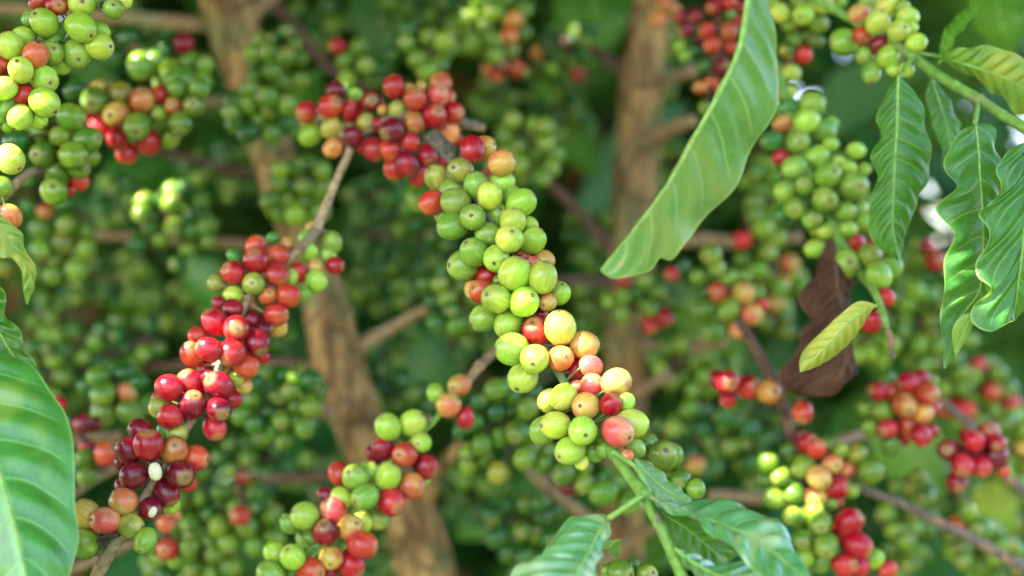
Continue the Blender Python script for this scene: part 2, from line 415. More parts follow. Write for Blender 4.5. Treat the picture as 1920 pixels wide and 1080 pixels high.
def leaf(rt, mat, mid, left, right, wave=0.0, quilt=0.0012, nv=9, name='leaf', label=None, nu=70, nw=14, rib=True, ribw=3.0, ribmat=None, belly=0.10, seed=1, crumple=0.0):
    """mid/left/right: [(x,y,d)...] in photo px with metres of depth; grid across."""
    r_ = np.random.default_rng(seed)
    def curve(pts, n):
        pp = np.array([tuple(P(*p)) for p in pts]); pp = np.vstack([2 * pp[0] - pp[1], pp, 2 * pp[-1] - pp[-2]])
        m = len(pp) - 3; out = []
        for t in np.linspace(0, m - 1e-6, 400):
            i = int(t) + 1; f = t - int(t)
            out.append(0.5 * (2 * pp[i] + (pp[i + 1] - pp[i - 1]) * f + (2 * pp[i - 1] - 5 * pp[i] + 4 * pp[i + 1] - pp[i + 2]) * f * f + (3 * pp[i] - pp[i - 1] - 3 * pp[i + 1] + pp[i + 2]) * f ** 3))
        out = np.array(out); q = np.concatenate([[0], np.cumsum(np.linalg.norm(np.diff(out, axis=0), axis=1))]); q /= q[-1]
        tt = np.linspace(0, 1, n); return np.stack([np.interp(tt, q, out[:, c]) for c in range(3)], 1)
    M, L, Rr = curve(mid, nu), curve(left, nu), curve(right, nu)
    V = np.zeros((nu, 2 * nw + 1, 3)); UV = np.zeros((nu, 2 * nw + 1, 2))
    T = np.gradient(M, axis=0); ph0 = r_.uniform(0, 6.28); h = nu // 2
    sg = -1.0 if np.cross(T[h], Rr[h] - L[h])[1] > 0 else 1.0
    for i in range(nu):
        u = i / (nu - 1)
        for side, E in ((-1, L), (1, Rr)):
            W = E[i] - M[i]; wl = np.linalg.norm(W) + 1e-9
            N = np.cross(T[i], W) * side * sg; N /= (np.linalg.norm(N) + 1e-12)
            for k in range(0, nw + 1):
                v = k / nw
                fr = abs(((u - 0.13 * v ** 1.25) * nv) % 1.0 - 0.5)
                hq = quilt * math.cos(math.pi * 2 * (0.5 - fr)) * -1 * math.sin(math.pi * min(1, v * 1.0)) * min(1, u * 8) * min(1, (1 - u) * 8)
                hb = belly * wl * math.sin(math.pi * v)
                hw = wave * v ** 3 * math.sin(u * nv * 6.28 * 0.45 + ph0 + (1.3 if side > 0 else 0)) * min(1, u * 5) * min(1, (1 - u) * 5)
                j = nw + side * k
                V[i, j] = M[i] + W * v + N * (hq + hb + hw); UV[i, j] = (u, 0.5 + 0.5 * side * v)
    if crumple:
        Q = r_.uniform(40, 260, (9, 3)) * r_.choice([-1, 1], (9, 3)); ph = r_.uniform(0, 6.28, 9)
        nn = np.zeros(V.shape[:2])
        for q, p_ in zip(Q, ph): nn += np.sin(V @ q + p_) * 60 / np.abs(q).mean()
        V[:, :, 1] += crumple * nn * 0.4; V[:, :, 0] += crumple * np.roll(nn, 7, 0) * 0.12
    w_ = 2 * nw + 1; F = []
    for i in range(nu - 1):
        for j in range(w_ - 1):
            a = i * w_ + j; F.append((a, a + 1, a + 1 + w_, a + w_))
    base = rt.location if rt is not None else Vector(M[0])
    # face the upper side towards the camera
    A = V[nu // 2, nw + 3] - V[nu // 2, nw - 3]; nrm = np.cross(A, T[nu // 2])
    if nrm[1] > 0: F = [f[::-1] for f in F]
    # nrm is the normal of (a, a+1, a+1+w): across x along
    lf = mesh_obj(name, V.reshape(-1, 3), F, mat, rt, base, UV.reshape(-1, 2), True, label)
    if rib:
        Ms = [Vector(M[i]) for i in range(0, nu, 5)] + [Vector(M[-1])]
        rr = [ribw * Ms[0].y / FPX * (1 - 0.8 * i / (len(Ms) - 1)) for i in range(len(Ms))]
        vv, ff = tube(Ms, rr, 8, 0.03, seed, 3)
        mesh_obj('midrib', vv, ff, ribmat or M_greenrib, lf, base)
    return lf
M_greenrib = simple_noise_mat('leaf_rib', (0.16, 0.30, 0.05), (0.26, 0.42, 0.09), 300, 0.5, 0.2)
M_brownrib = simple_noise_mat('leaf_rib_brown', (0.06, 0.03, 0.02), (0.12, 0.06, 0.04), 300, 0.8, 0.2)
def px(pts, ox, oy, s, d):
    """crop pixels -> photo pixels with depth (d number, or list per point)"""
    return [(p[0] / s + ox, p[1] / s + oy, (d if not isinstance(d, (list, tuple)) else d[i]) + (p[2] if len(p) > 2 else 0)) for i, p in enumerate(pts)]

def stem_two(name, top, bottom, z0, z1):
    k = NT(name); tc = k.n('ShaderNodeTexCoord'); v = tc.outputs['Object']; sp = k.n('ShaderNodeSeparateXYZ'); k.t.links.new(v, sp.inputs[0])
    n1 = k.noise(v, 260, 5, 0.65); n2 = k.noise(v, 45, 3, 0.6)
    t = k.ramp(k.math('MULTIPLY_ADD', n2, 0.03, sp.outputs[2]), z0 + .015, z1 + .015)
    a = k.mix(k.ramp(n1, .35, .68), c4(top[0]), c4(top[1])); b = k.mix(k.ramp(n1, .35, .68), c4(bottom[0]), c4(bottom[1]))
    col = k.mix(t, a, b)
    col = k.mix(k.math('MULTIPLY', k.ramp(n2, 0.60, 0.68), 0.7), col, (0.14, 0.08, 0.08, 1))
    return k.done(k.bsdf(col, 0.6, k.bump(n1, 0.5, 0.0006), spec=0.3))
M_stemA = stem_two('stem_woody_to_green', ((0.06, 0.05, 0.03), (0.15, 0.13, 0.09)), ((0.08, 0.19, 0.018), (0.15, 0.28, 0.04)), -0.10, -0.15)

M_leaf_sheen = leaf_mat('leaf_waxy', (0.04, 0.20, 0.05), (0.09, 0.29, 0.08), (0.24, 0.46, 0.16), (0.12, 0.28, 0.06), 0.25, 0.16, patch=(0.34, 0.45, 0.20), pth=0.50, spec=1.0)  # bluish base and pale patches paint in the sky's sheen on top of the gloss
M_leaf_yellow = leaf_mat('leaf_yellow', (0.42, 0.46, 0.05), (0.55, 0.53, 0.08), (0.50, 0.52, 0.12), (0.14, 0.30, 0.05), 0.35, 0.4, patch=(0.09, 0.25, 0.03), pth=0.49, spots=(0.25, 0.08, 0.02))

M_leaf_big = leaf_mat('leaf_big', (0.022, 0.17, 0.018), (0.055, 0.27, 0.032), (0.16, 0.40, 0.09), (0.12, 0.28, 0.06), 0.28, 0.27, patch=(0.17, 0.31, 0.04), pth=0.52, spec=0.8, spots=(0.22, 0.12, 0.04))

M_stemC = stem_two('stem_tan_to_green', ((0.14, 0.08, 0.04), (0.32, 0.20, 0.10)), ((0.10, 0.22, 0.02), (0.22, 0.34, 0.05)), -0.008, -0.022)
M_stalk = simple_noise_mat('pale_tan_stalk', (0.24, 0.15, 0.08), (0.46, 0.32, 0.18), 260, 0.8, 0.4)

# ================================================================== SETTING: ground, trunks, shrubs
k = NT('soil'); tc = k.n('ShaderNodeTexCoord'); o_ = tc.outputs['Object']
n1 = k.noise(o_, 3.0, 6, 0.65); n2 = k.noise(o_, 0.6, 3, 0.5)
colr = k.mix(k.ramp(n1, 0.3, 0.7), (0.06, 0.04, 0.028, 1), (0.15, 0.10, 0.07, 1))
colr = k.mix(k.ramp(n2, 0.40, 0.52), colr, (0.03, 0.07, 0.015, 1))
M_soil = k.done(k.bsdf(colr, 0.95, k.bump(n1, 0.8, 0.05)))
gv = []; gf = []; N = 60
for i in range(N + 1):
    for j in range(N + 1):
        x = ((j / N) * 2 - 1); y = ((i / N) * 2 - 1)
        X = 200 * x * abs(x) ** 1.5; Y = 200 * y * abs(y) ** 1.5
        gv.append((X, Y, 0.03 * math.sin(X * 3.1) * math.cos(Y * 2.7)))
for i in range(N):
    for j in range(N):
        a = i * (N + 1) + j; gf.append((a, a + 1, a + N + 2, a + N + 1))
tag(mesh_obj('ground', gv, gf, M_soil), kind='structure')

# ---- generic leaf cloud (many leaf-sized faces in one mesh)
def leaf_cloud(centres, dirs, L, W, seed, droop=0.25, segs=5, lens=None):
    r_ = np.random.default_rng(seed); V = []; F = []; UV = []
    for q_, (c, dvec) in enumerate(zip(centres, dirs)):
        dvec = dvec / np.linalg.norm(dvec); up = np.array([0, 0, 1.0]) + 0.6 * r_.standard_normal(3)
        s = np.cross(dvec, up); s /= np.linalg.norm(s) + 1e-9; nn = np.cross(s, dvec)
        l = L * r_.uniform(0.7, 1.25) if lens is None else lens[q_]; wd = W * l / L * r_.uniform(0.85, 1.15); o = len(V)
        fold = r_.uniform(0.1, 0.5); ph = r_.uniform(0, 6)
        for i in range(segs + 1):
            u = i / segs; wv = wd * math.sin(math.pi * min(1, (u * 0.94 + 0.03)) ** 0.85) * 0.5
            p = c + dvec * (l * u) + np.array([0, 0, -1]) * (droop * l * u * u)
            wob = 0.12 * wd * math.sin(ph + u * 9)
            V += [tuple(p - s * wv + nn * (wv * fold + wob)), tuple(p), tuple(p + s * wv + nn * (wv * fold - wob))]
            UV += [(u, 0.0), (u, 0.5), (u, 1.0)]
        for i in range(segs):
            a = o + i * 3; F += [(a, a + 1, a + 4, a + 3), (a + 1, a + 2, a + 5, a + 4)]
    return V, F, UV

# ---- unseen leaf layer added for shade, with gaps cut for the chosen sun flecks
def shade_canopy():
    r_ = np.random.default_rng(5); c = []; d = []; ls = []
    holes = []
    for p, rr in LIT:
        holes.append((p, rr))
    nl = 30000
    for i in range(nl):
        y = r_.uniform(0.06, 2.3); x = r_.uniform(-2.1, 0.32 if y < 0.8 else 0.8); z = max(1.66, 1.2 + 0.24 * y + 0.10) + r_.uniform(0, 0.34)
        # keep a random patchiness
        ang = r_.uniform(0, 6.28); dv = np.array([math.cos(ang), math.sin(ang), r_.uniform(-0.3, 0.2)])
        pos = np.array([x, y, z]); l = r_.uniform(0.07, 0.12); mid = pos + dv / np.linalg.norm(dv) * l * .5 - np.array([0, 0, .04 * l])
        ok = True
        for p, rr in holes:
            t = (mid[2] - p.z) / SUN.z; q = p + SUN * t
            ex = mid[0] - q.x; ey = mid[1] - q.y
            along = ex * math.cos(ang) + ey * math.sin(ang); acr = -ex * math.sin(ang) + ey * math.cos(ang)
            if (along / (l * .5 + rr + .001)) ** 2 + (acr / (l * .18 + rr + .001)) ** 2 < 1: ok = False; break
        # no leaf may come into the view
        for uu in (pos, mid, pos + dv * 0.16):
            if uu[1] > 0.05 and abs(uu[2] - 1.2) < uu[1] * 0.22 + 0.06: ok = False
        if ok: c.append(pos); d.append(dv); ls.append(l)
    V, F, UV = leaf_cloud(c, d, 0.1, 0.036, 3, 0.15, 3, ls)
    o = mesh_obj('added_shade_leaves', V, F, M_leaf_far, None, Vector((0, 0, 1.8)), UV)
    tag(o, 'unseen leaf layer added overhead to shade the fruiting branches, gaps cut for sun flecks', 'foliage', kind='stuff')

# ---- bushes standing behind
def bush(name, label, cx, cy, rx, ry, z0, z1, n, mat, seed, L=0.14, W=0.055, group='coffee bushes behind the fruit', gap=None, tr=0.035):
    r_ = np.random.default_rng(seed); rt = root(name, Vector((cx, cy, 0)), label, 'bush', group)
    cs = []; ds = []
    clumps = [np.array([cx + rx * r_.uniform(-1, 1), cy + ry * r_.uniform(-1, 1), r_.uniform(z0, z1)]) for _ in range(max(6, n // 45))]
    while len(cs) < n:
        q = clumps[r_.integers(len(clumps))]; p = q + r_.standard_normal(3) * np.array([0.13, 0.13, 0.12])
        a = r_.uniform(0, 6.28); dv = np.array([math.cos(a), math.sin(a), r_.uniform(-0.7, 0.3)]); dn = dv / np.linalg.norm(dv)
        if gap and any(gap(p + dn * (L * t) - np.array([0, 0, 0.3 * L * t * t])) for t in (0, .35, .7, 1.1)): continue
        cs.append(p); ds.append(dv)
    V, F, UV = leaf_cloud(cs, ds, L, W, seed, 0.3, 5)
    mesh_obj('foliage', V, F, mat, rt, rt.location, UV)
    mb = MB()
    top = z1 * 0.9
    mb.add(*tube([Vector((cx, cy, -0.02)), Vector((cx + .03, cy, top * .5)), Vector((cx - .02, cy + .02, top))], [tr, tr * .7, tr * .3], 10, 0.06, seed, 5))
    for q in clumps[:14]:
        zz = max(0.2, q[2] - 0.25)
        mb.add(*tube([Vector((cx, cy, min(zz, top))), Vector(((cx + q[0]) / 2, (cy + q[1]) / 2, q[2] - 0.06)), Vector(q)], [tr * .35, tr * .22, tr * .1], 6, 0.06, seed, 3, False))
    mesh_obj('trunk', mb.V, mb.F, M_bark, rt, rt.location)
    return rt
def view_gap(x0, x1, y0, y1):
    def f(p):
        X = 960 + FPX * p[0] / p[1]; Y = 540 - FPX * (p[2] - 1.2) / p[1]
        return x0 < X < x1 and y0 < Y < y1
    return f
gapR = lambda p: (view_gap(1515, 1612, 8, 118)(p) or view_gap(1465, 1560, 110, 240)(p) or view_gap(1700, 1822, 190, 480)(p) or view_gap(1870, 1960, 210, 330)(p) or view_gap(1510, 1570, 720, 800)(p))
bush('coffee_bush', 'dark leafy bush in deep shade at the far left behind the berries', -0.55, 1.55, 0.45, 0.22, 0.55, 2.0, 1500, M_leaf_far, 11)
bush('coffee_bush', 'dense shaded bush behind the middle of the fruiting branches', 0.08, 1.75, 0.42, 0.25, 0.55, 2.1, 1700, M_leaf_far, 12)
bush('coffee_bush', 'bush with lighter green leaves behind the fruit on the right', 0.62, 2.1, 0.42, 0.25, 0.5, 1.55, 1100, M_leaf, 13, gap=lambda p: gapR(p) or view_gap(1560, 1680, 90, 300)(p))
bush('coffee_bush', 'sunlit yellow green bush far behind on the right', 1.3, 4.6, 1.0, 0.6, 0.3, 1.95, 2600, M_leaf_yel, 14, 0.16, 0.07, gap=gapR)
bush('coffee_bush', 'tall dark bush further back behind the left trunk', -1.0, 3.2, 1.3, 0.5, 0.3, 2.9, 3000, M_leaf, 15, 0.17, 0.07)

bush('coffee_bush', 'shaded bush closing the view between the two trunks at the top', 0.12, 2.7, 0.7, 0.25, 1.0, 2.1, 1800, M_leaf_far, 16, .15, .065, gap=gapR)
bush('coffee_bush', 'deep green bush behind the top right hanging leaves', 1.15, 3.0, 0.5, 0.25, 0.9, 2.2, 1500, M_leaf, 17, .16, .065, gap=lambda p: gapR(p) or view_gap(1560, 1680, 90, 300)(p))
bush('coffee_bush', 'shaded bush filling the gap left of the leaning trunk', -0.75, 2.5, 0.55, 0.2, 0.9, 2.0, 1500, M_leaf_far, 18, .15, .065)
# ---- trunks with their side shoots
def trunk(label, pts, rads, shoots, seed):
    S = stem_pts(pts); rt = root('coffee_shrub', S[-1], label, 'shrub', 'coffee shrubs behind the branches'); mb = MB()
    rad = [r * p[2] / FPX for r, p in zip(rads, pts)]
    V, F = tube(S, rad, 28, 0.04, seed, 14); mb.add(V, F)
    mesh_obj('trunk', mb.V, mb.F, M_bark, rt, rt.location)
    for i, (pp, r0, r1, mat) in enumerate(shoots):
        q = stem_pts(pp); n = len(q)
        rr = [(r0 + (r1 - r0) * a / (n - 1)) * pp[a][2] / FPX for a in range(n)]
        V, F = tube(q, rr, 10, 0.06, seed + i, 6)
        mesh_obj('side_shoot', V, F, mat, rt, rt.location)
T1 = trunk('leaning tan trunk running from the top left down to the bottom middle',
      [(405, -160, 1.0), (425, 0, 1.0), (462, 130, 1.0), (505, 270, 1.0), (560, 430, .98), (610, 570, .97), (637, 700, .97), (690, 830, .97), (765, 960, .96), (800, 1090, .96), (830, 1400, .96), (850, 3400, .96)],
      [48, 48, 46, 42, 42, 44, 50, 50, 52, 56, 60, 75],
      [([(-60, 12, 1.02), (150, 25, 1.0), (390, 48, 1.0)], 11, 15, M_tanstem), ([(370, 190, .98), (455, 193, 1.0)], 12, 14, M_tanstem),
       ([(540, -30, 1.02), (485, 15, 1.0), (455, 50, 1.0)], 14, 17, M_tanstem),
       ([(150, 440, 1.0), (300, 447, 1.0), (470, 460, .99), (570, 480, .98)], 11, 14, M_tanstem),
       ([(812, 572, .95), (740, 612, .96), (672, 655, .97), (630, 700, .97)], 10, 18, M_tanstem),
       ([(120, 700, 1.03), (260, 688, 1.02), (480, 680, 1.0), (630, 690, .98)], 9, 13, M_darkstem),
       ([(560, 765, .95), (640, 775, .96), (690, 800, .97)], 14, 22, M_tanstem),
       ([(430, 885, 1.0), (560, 898, .98), (700, 870, .97)], 9, 13, M_darkstem),
       ([(865, 830, .93), (820, 890, .94), (790, 965, .96)], 11, 17, M_bark)], 31)
T2 = trunk('upright trunk with stubby side shoots right of the middle',
      [(1245, -140, 1.08), (1226, 0, 1.08), (1205, 130, 1.07), (1196, 260, 1.06), (1188, 400, 1.05), (1180, 560, 1.05), (1172, 740, 1.05), (1165, 940, 1.05), (1160, 1200, 1.05), (1150, 3300, 1.05)],
      [36, 38, 40, 42, 44, 42, 40, 42, 46, 60],
      [([(1300, 133, 1.02), (1262, 146, 1.05), (1225, 165, 1.07)], 12, 18, M_tanstem), ([(1302, 226, .98), (1262, 240, 1.0), (1212, 268, 1.05)], 10, 19, M_tanstem),
       ([(1060, 75, 1.1), (1120, 100, 1.08), (1190, 150, 1.07)], 8, 13, M_darkstem), ([(990, 325, 1.0), (1040, 355, 1.02), (1095, 410, 1.04), (1160, 480, 1.05)], 9, 12, M_darkstem),
       ([(1040, 525, 1.0), (1110, 526, 1.03), (1180, 540, 1.05)], 8, 12, M_darkstem),
       ([(1360, 640, 1.0), (1280, 655, 1.02), (1180, 650, 1.05)], 11, 16, M_tanstem),
       ([(1255, 705, 1.0), (1215, 725, 1.02), (1170, 760, 1.05)], 12, 16, M_tanstem),
       ([(1500, 445, 1.0), (1400, 455, 1.02), (1300, 450, 1.03), (1190, 470, 1.05)], 12, 15, M_tanstem),
       ([(1235, 985, .98), (1190, 1010, 1.0), (1130, 1060, 1.03)], 11, 15, M_tanstem)], 47)

def twig(label, pts, r0, r1, mat, grp='bare twigs between the clusters'):
    S = stem_pts(pts); n = len(S); rr = [(r0 + (r1 - r0) * a / (n - 1)) * pts[a][2] / FPX for a in range(n)]
    V, F = tube(S, rr, 12, 0.07, int(pts[0][0]) % 97 + 1, 7)
    o = mesh_obj('bare_twig', V, F, mat, None, S[0]); tag(o, label, 'twig', grp)
twig('dark brown twig behind the left trunk near the top', [(500, -10, 1.05), (560, 60, 1.05), (620, 130, 1.05), (700, 170, 1.06)], 12, 9, M_darkstem)
twig('thin tan twig reaching up to the pale green cluster at the left edge', [(-30, 400, .72), (10, 365, .73), (50, 328, .74), (78, 318, .75)], 9, 8, M_tanstem)
twig('thick pale twig stub behind the big leaf at the bottom left', [(60, 850, .84), (140, 825, .86), (225, 818, .88)], 16, 12, M_tanstem)
twig('orange tan twig under the pale stub at the bottom left', [(120, 940, .84), (175, 900, .86), (235, 870, .88)], 9, 8, M_tanstem)
twig('tan twig crossing behind the lowest green cherries at the bottom left', [(100, 1085, .84), (200, 1040, .86), (300, 1000, .88)], 9, 8, M_tanstem)
twig('dark twig behind the red cherries pointing down on the left', [(230, 280, 1.0), (330, 290, 1.02), (470, 330, 1.04)], 8, 9, M_darkstem)
twig('orange brown twig running down right under the green cluster', [(990, 880, .92), (1040, 925, .92), (1095, 970, .94), (1130, 1010, .95)], 12, 14, M_tanstem)
twig('brown twig dropping beside the shrivelled dead leaf', [(1385, 600, .84), (1425, 670, .83), (1460, 740, .82), (1485, 820, .82), (1500, 880, .84)], 10, 11, M_darkstem)
twig('long grey brown twig slanting to the lower right corner', [(1580, 905, .84), (1690, 945, .84), (1780, 990, .84), (1860, 1030, .84), (1960, 1090, .84)], 8, 11, M_greystem)
twig('grey twig passing behind the dark red cluster on the right', [(1760, 750, .86), (1820, 800, .86), (1860, 870, .85), (1900, 905, .85), (1960, 950, .85)], 9, 9, M_greystem)
twig('short pale twig behind the orange cherries at the lower right', [(1540, 840, .9), (1600, 820, .92), (1650, 805, .94)], 11, 11, M_tanstem)
twig('tan twig behind the dark leaf at the bottom', [(1330, 930, .95), (1400, 932, .96), (1480, 938, .97)], 12, 11, M_tanstem)

# ================================================================== FRUITING BRANCHES IN FRONT
C5 = K((760, 220, 3.857)); C6 = K((820, 440, 3.857)); C7 = K((900, 600, 3.856))
A = branch('fruiting_branch', 'branch', 'sharp central branch packed with yellow green and red cherries and leaves at its lower end',
  [(812, 256, .733), (838, 282, .72), (872, 330, .70), (905, 385, .69), (940, 460, .68), (965, 530, .675), (1000, 605, .67), (1040, 685, .66), (1080, 750, .65), (1120, 815, .64), (1150, 852, .632), (1178, 890, .625), (1206, 928, .615), (1236, 985, .605), (1262, 1040, .60), (1290, 1110, .595)],
  [15, 15, 11, 9, 8, 8, 8, 8, 8, 9, 10, 10, 12, 10.5, 11, 12], M_stemA,
  [C5 + ("""484 235 90 r1 500 325; 560 220 85 O2 630 200; 697 330 92 O1 795 290; 400 385 92 v0 357 372; 230 437 88 v1 183 380; 190 618 85 k1 128 678;
   340 530 88 v2; 362 612 98 G0 470 640; 515 495 92 G1 487 395; 612 570 90 y0 607 482; 605 440 75 p2; 690 480 95 g2 760 420; 488 722 92 G0 480 716; 340 790 98 G0 243 800;
   265 710 52 G3; 840 618 98 g1 920 568; 770 580 78 G2; 675 715 88 G1 687 672; 778 755 90 y0 787 668; 605 845 88 G1; 752 880 93 y-1 770 830; 895 780 62 g2 937 798; 924 892 88 g1 986 820;
   500 975 97 G0 450 918; 660 1020 97 g0 645 1053"""),
   C6 + ("""190 225 106 G1 98 222; 625 180 85 k2 620 120; 558 282 112 g-1 600 180; 762 310 104 g-1 782 198; 690 208 52 p2 675 208; 770 185 72 O2 845 220; 645 372 52 o3; 360 300 76 r2;
   325 410 85 k1 266 386; 268 400 72 O2; 425 463 102 g-1 366 430; 627 487 103 g-1 681 440; 450 340 48 G3; 795 488 67 O0 770 507; 880 425 80 g1; 745 585 58 R2; 342 598 98 G1 252 650;
   515 640 100 g1 480 720; 715 700 103 r0 688 640; 888 675 114 y0 872 550; 540 828 112 g0 427 828; 703 897 100 g-1 690 926; 892 893 90 o0 925 878; 1062 797 99 O0 1158 826;
   1015 970 76 r1; 1110 950 82 p1; 620 1030 106 g1 580 1100"""),
   C7 + ("""604 558 94 y0; 500 580 80 y1; 810 478 84 p1; 705 485 52 p*2; 985 455 106 O*1; 765 622 98 O0 725 614; 948 612 76 r0; 1055 590 62 g2; 1103 745 103 y1 1205 775;
   998 805 108 p0 1066 838; 548 760 98 y0 455 762; 455 800 96 G1; 742 800 103 g-1 756 820; 650 945 102 g0; 820 955 72 G2 900 1010; 735 1030 52 y2; 900 940 58 G2; 1120 930 68 G3; 1060 980 50 O3""")])
Aup = branch('fruiting_branch', 'branch', 'knot of blurred red cherries at the top of the central branch',
  [(905, 240, .79), (860, 228, .78), (815, 215, .77), (765, 218, .765), (715, 232, .765), (680, 250, .77)], [9, 10, 12, 12, 11, 9], M_greystem,
  [(540, 130, 4.0, """795 130 82 k1; 955 225 84 k0 970 165; 900 170 62 O2; 820 310 68 v1; 950 400 74 o0; 1145 105 85 o2; 1120 200 82 p1; 1190 212 62 p2; 1095 350 90 r0 1132 322; 1235 325 80 r1;
   1195 470 86 o1; 1250 520 52 r2; 1270 410 52 o2; 785 455 90 R0; 700 420 64 R1; 650 600 86 r1; 770 602 78 k0; 915 545 70 k0; 800 745 80 k1; 895 705 86 R0; 1045 640 72 r0; 985 790 78 r1; 1150 685 45 r2; 710 300 42 O2; 1000 130 45 O3""")])
Lup = branch('fruiting_branch', 'branch', 'blurred red and olive cherries above a bare straight tan stalk',
  [(592, 432, .755), (612, 385, .76), (634, 330, .765), (655, 280, .77), (640, 250, .775), (615, 225, .78), (580, 215, .785)], [11, 8.5, 7.5, 7.5, 6, 6, 5], M_stalk,
  [(540, 130, 4.0, """140 320 80 k1; 320 280 88 k0; 355 155 65 R1; 480 310 80 r1; 330 440 82 v1; 165 495 76 g1; 340 590 70 o0; 485 500 70 R0; 440 385 55 v2; 500 185 52 g2;
   590 400 74 v0 600 392; 630 240 84 R0 640 240; 570 570 68 R1; 415 130 42 g2; 150 385 60 v2""")], node_bumps=False)
B = branch('fruiting_branch', 'branch', 'left branch of glossy dark red cherries ending in a bare brown tip',
  [(172, 1110, .66), (190, 1062, .662), (228, 1002, .665), (250, 965, .67), (284, 912, .675), (318, 860, .68), (358, 790, .69), (400, 720, .70), (425, 650, .705), (455, 580, .715), (495, 520, .725), (560, 470, .74), (592, 432, .755)],
  [13, 13, 12, 9, 9, 9, 8, 8, 8, 8, 8, 9, 11], M_tanstem,
  [(380, 420, 4.5, """450 185 86 k1; 445 310 100 r0 445 240; 255 410 94 r0; 635 270 92 k1; 620 425 104 k0; 430 505 96 v0 434 500; 115 495 76 v2; 260 600 80 y1; 550 610 76 o0 572 580; 720 605 98 k0;
   620 765 92 k1 720 765; 635 870 78 O2; 405 680 60 O2; 800 410 80 k2; 745 450 60 g2; 845 590 66 G2; 880 120 76 G3; 890 240 82 g2; 1090 155 86 G2; 1050 270 72 G3; 1115 350 72 r1; 945 365 70 O2; 960 480 86 g2; 700 175 66 O3; 935 50 76 O3; 590 120 52 d3; 270 270 62 d3"""),
   (260, 540, 3.857, """680 150 70 R1; 585 110 52 R2; 550 248 90 r*0 500 165; 710 295 97 r*0 728 288; 820 240 66 R2; 900 300 62 R2; 890 240 50 r3; 765 200 46 R3; 860 390 90 R1 900 460; 430 345 64 k2; 385 480 82 k1;
   510 445 84 r*0; 675 470 94 r*0 625 520; 780 560 86 k1; 890 495 52 r2; 475 585 56 R2; 220 720 92 r*0; 370 690 94 r*0 335 612; 580 705 100 R*0 530 655; 385 845 96 R0; 670 805 70 r1; 580 880 90 R0 622 910; 550 1010 86 r1;
   150 800 56 k2; 160 870 80 v2; 225 930 86 r1; 700 655 56 y2; 765 710 55 O3; 500 640 46 R2; 600 570 60 O3"""),
   (120, 760, 3.6, """515 170 76 R1; 570 268 96 r-1 573 180; 435 305 86 R0 362 250; 745 303 89 o0 765 262; 885 355 86 k1 967 368; 765 190 66 v1; 680 170 56 G2; 470 475 88 R0 390 500; 785 465 94 R0 835 478;
   690 590 86 R1 735 662; 590 700 74 R1; 400 650 88 O0 312 600; 150 735 94 O1 78 655; 280 780 88 p0 213 765; 450 815 81 v0 527 815; 550 910 78 G0 523 964; 140 935 94 G1 125 868; 720 670 62 g2; 385 390 46 R2; 390 545 50 R2; 835 520 60 k2; 612 448 64 R1""")])
# the two opened cherries that show a pale bean
def bean(px_, py_, r_px, d, el, rot, label):
    me = cherry_mesh('bean', 20, 14, M_bean, 3); p = P(px_, py_, d); o = bpy.data.objects.new('bean', me); link(o); o.parent = B; o.location = p - B.location
    r = r_px * d / FPX; o.scale = (r * 0.8, r * 0.75, r * el); o.rotation_euler = (0, R(rot), 0); o['label'] = label
bean(291, 884, 15.5, .664, 1.15, -12, 'cream bean bared where the cherry skin is gone')
bean(286, 960, 9.5, .664, 1.2, 25, 'small cream bean showing through a torn dark cherry')
mb = MB()
for (a, b, c, r) in [((356, 1004), (200 - 14, 1010), (186, 1022), 2.5), ((225, 1003), (205, 1004), (190, 1008), 3.0), ((190, 1000), (188, 1015), (192, 1030), 2.0), ((200, 1005), (196, 1018), (198, 1028), 2.2)]:
    a = (225, 1004) if a[0] == 356 else a
    mb.add(*tube([P(a[0], a[1], .662), P(b[0], b[1], .655), P(c[0], c[1], .653)], [r * .66 / FPX, r * 1.3 * .66 / FPX, r * .66 / FPX], 6, 0.25, int(c[1]), 4))
mesh_obj('dried_flower', mb.V, mb.F, M_petal, B, B.location)

Cb = branch('fruiting_branch', 'branch', 'drooping branch of mixed green, yellow and red cherries at bottom centre',
  [(925, 662, .765), (900, 685, .76), (880, 712, .755), (850, 748, .75), (808, 795, .745), (765, 835, .74), (725, 880, .735), (690, 935, .73), (655, 985, .725), (610, 1025, .72), (560, 1065, .715), (520, 1105, .71)],
  [9, 10, 8, 6, 6, 6, 6, 6, 6, 6, 6, 6], M_stemC,
  [(480, 680, 2.7, "1030 115 56 O1; 910 155 46 g2; 975 215 58 O0; 1058 278 50 r1"),
   (480, 760, 3.375, """835 135 80 g0 790 65; 990 112 80 g0 1050 60; 1045 235 62 g0 1030 235; 800 270 72 R1; 940 310 80 k0; 1075 385 78 R1; 740 300 46 R2; 750 375 52 R2; 530 435 72 k2; 630 455 80 G0; 715 420 62 G1;
   835 450 80 g0 870 375; 985 510 82 o1; 895 480 62 O2; 690 580 80 G0 640 602; 855 612 86 r0 908 642; 545 585 66 g1; 445 575 56 R2; 490 670 80 p*0; 440 800 84 R0 437 748; 595 775 80 O0 637 738; 680 740 56 y1; 765 720 70 v1;
   640 690 42 y*2; 310 700 84 g0; 215 750 62 G2; 330 840 76 G3; 675 885 86 k0 765 900; 475 965 76 O0 480 988; 600 1005 82 r1 655 1072; 345 1050 86 k0 408 1050; 230 960 77 g0 213 905; 120 935 70 g1; 90 1070 82 G0; 1060 470 42 g3; 465 1060 52 r2""")])
tp = px([(280, 1020), (330, 960), (380, 915), (415, 885)], 480, 760, 3.375, .722)
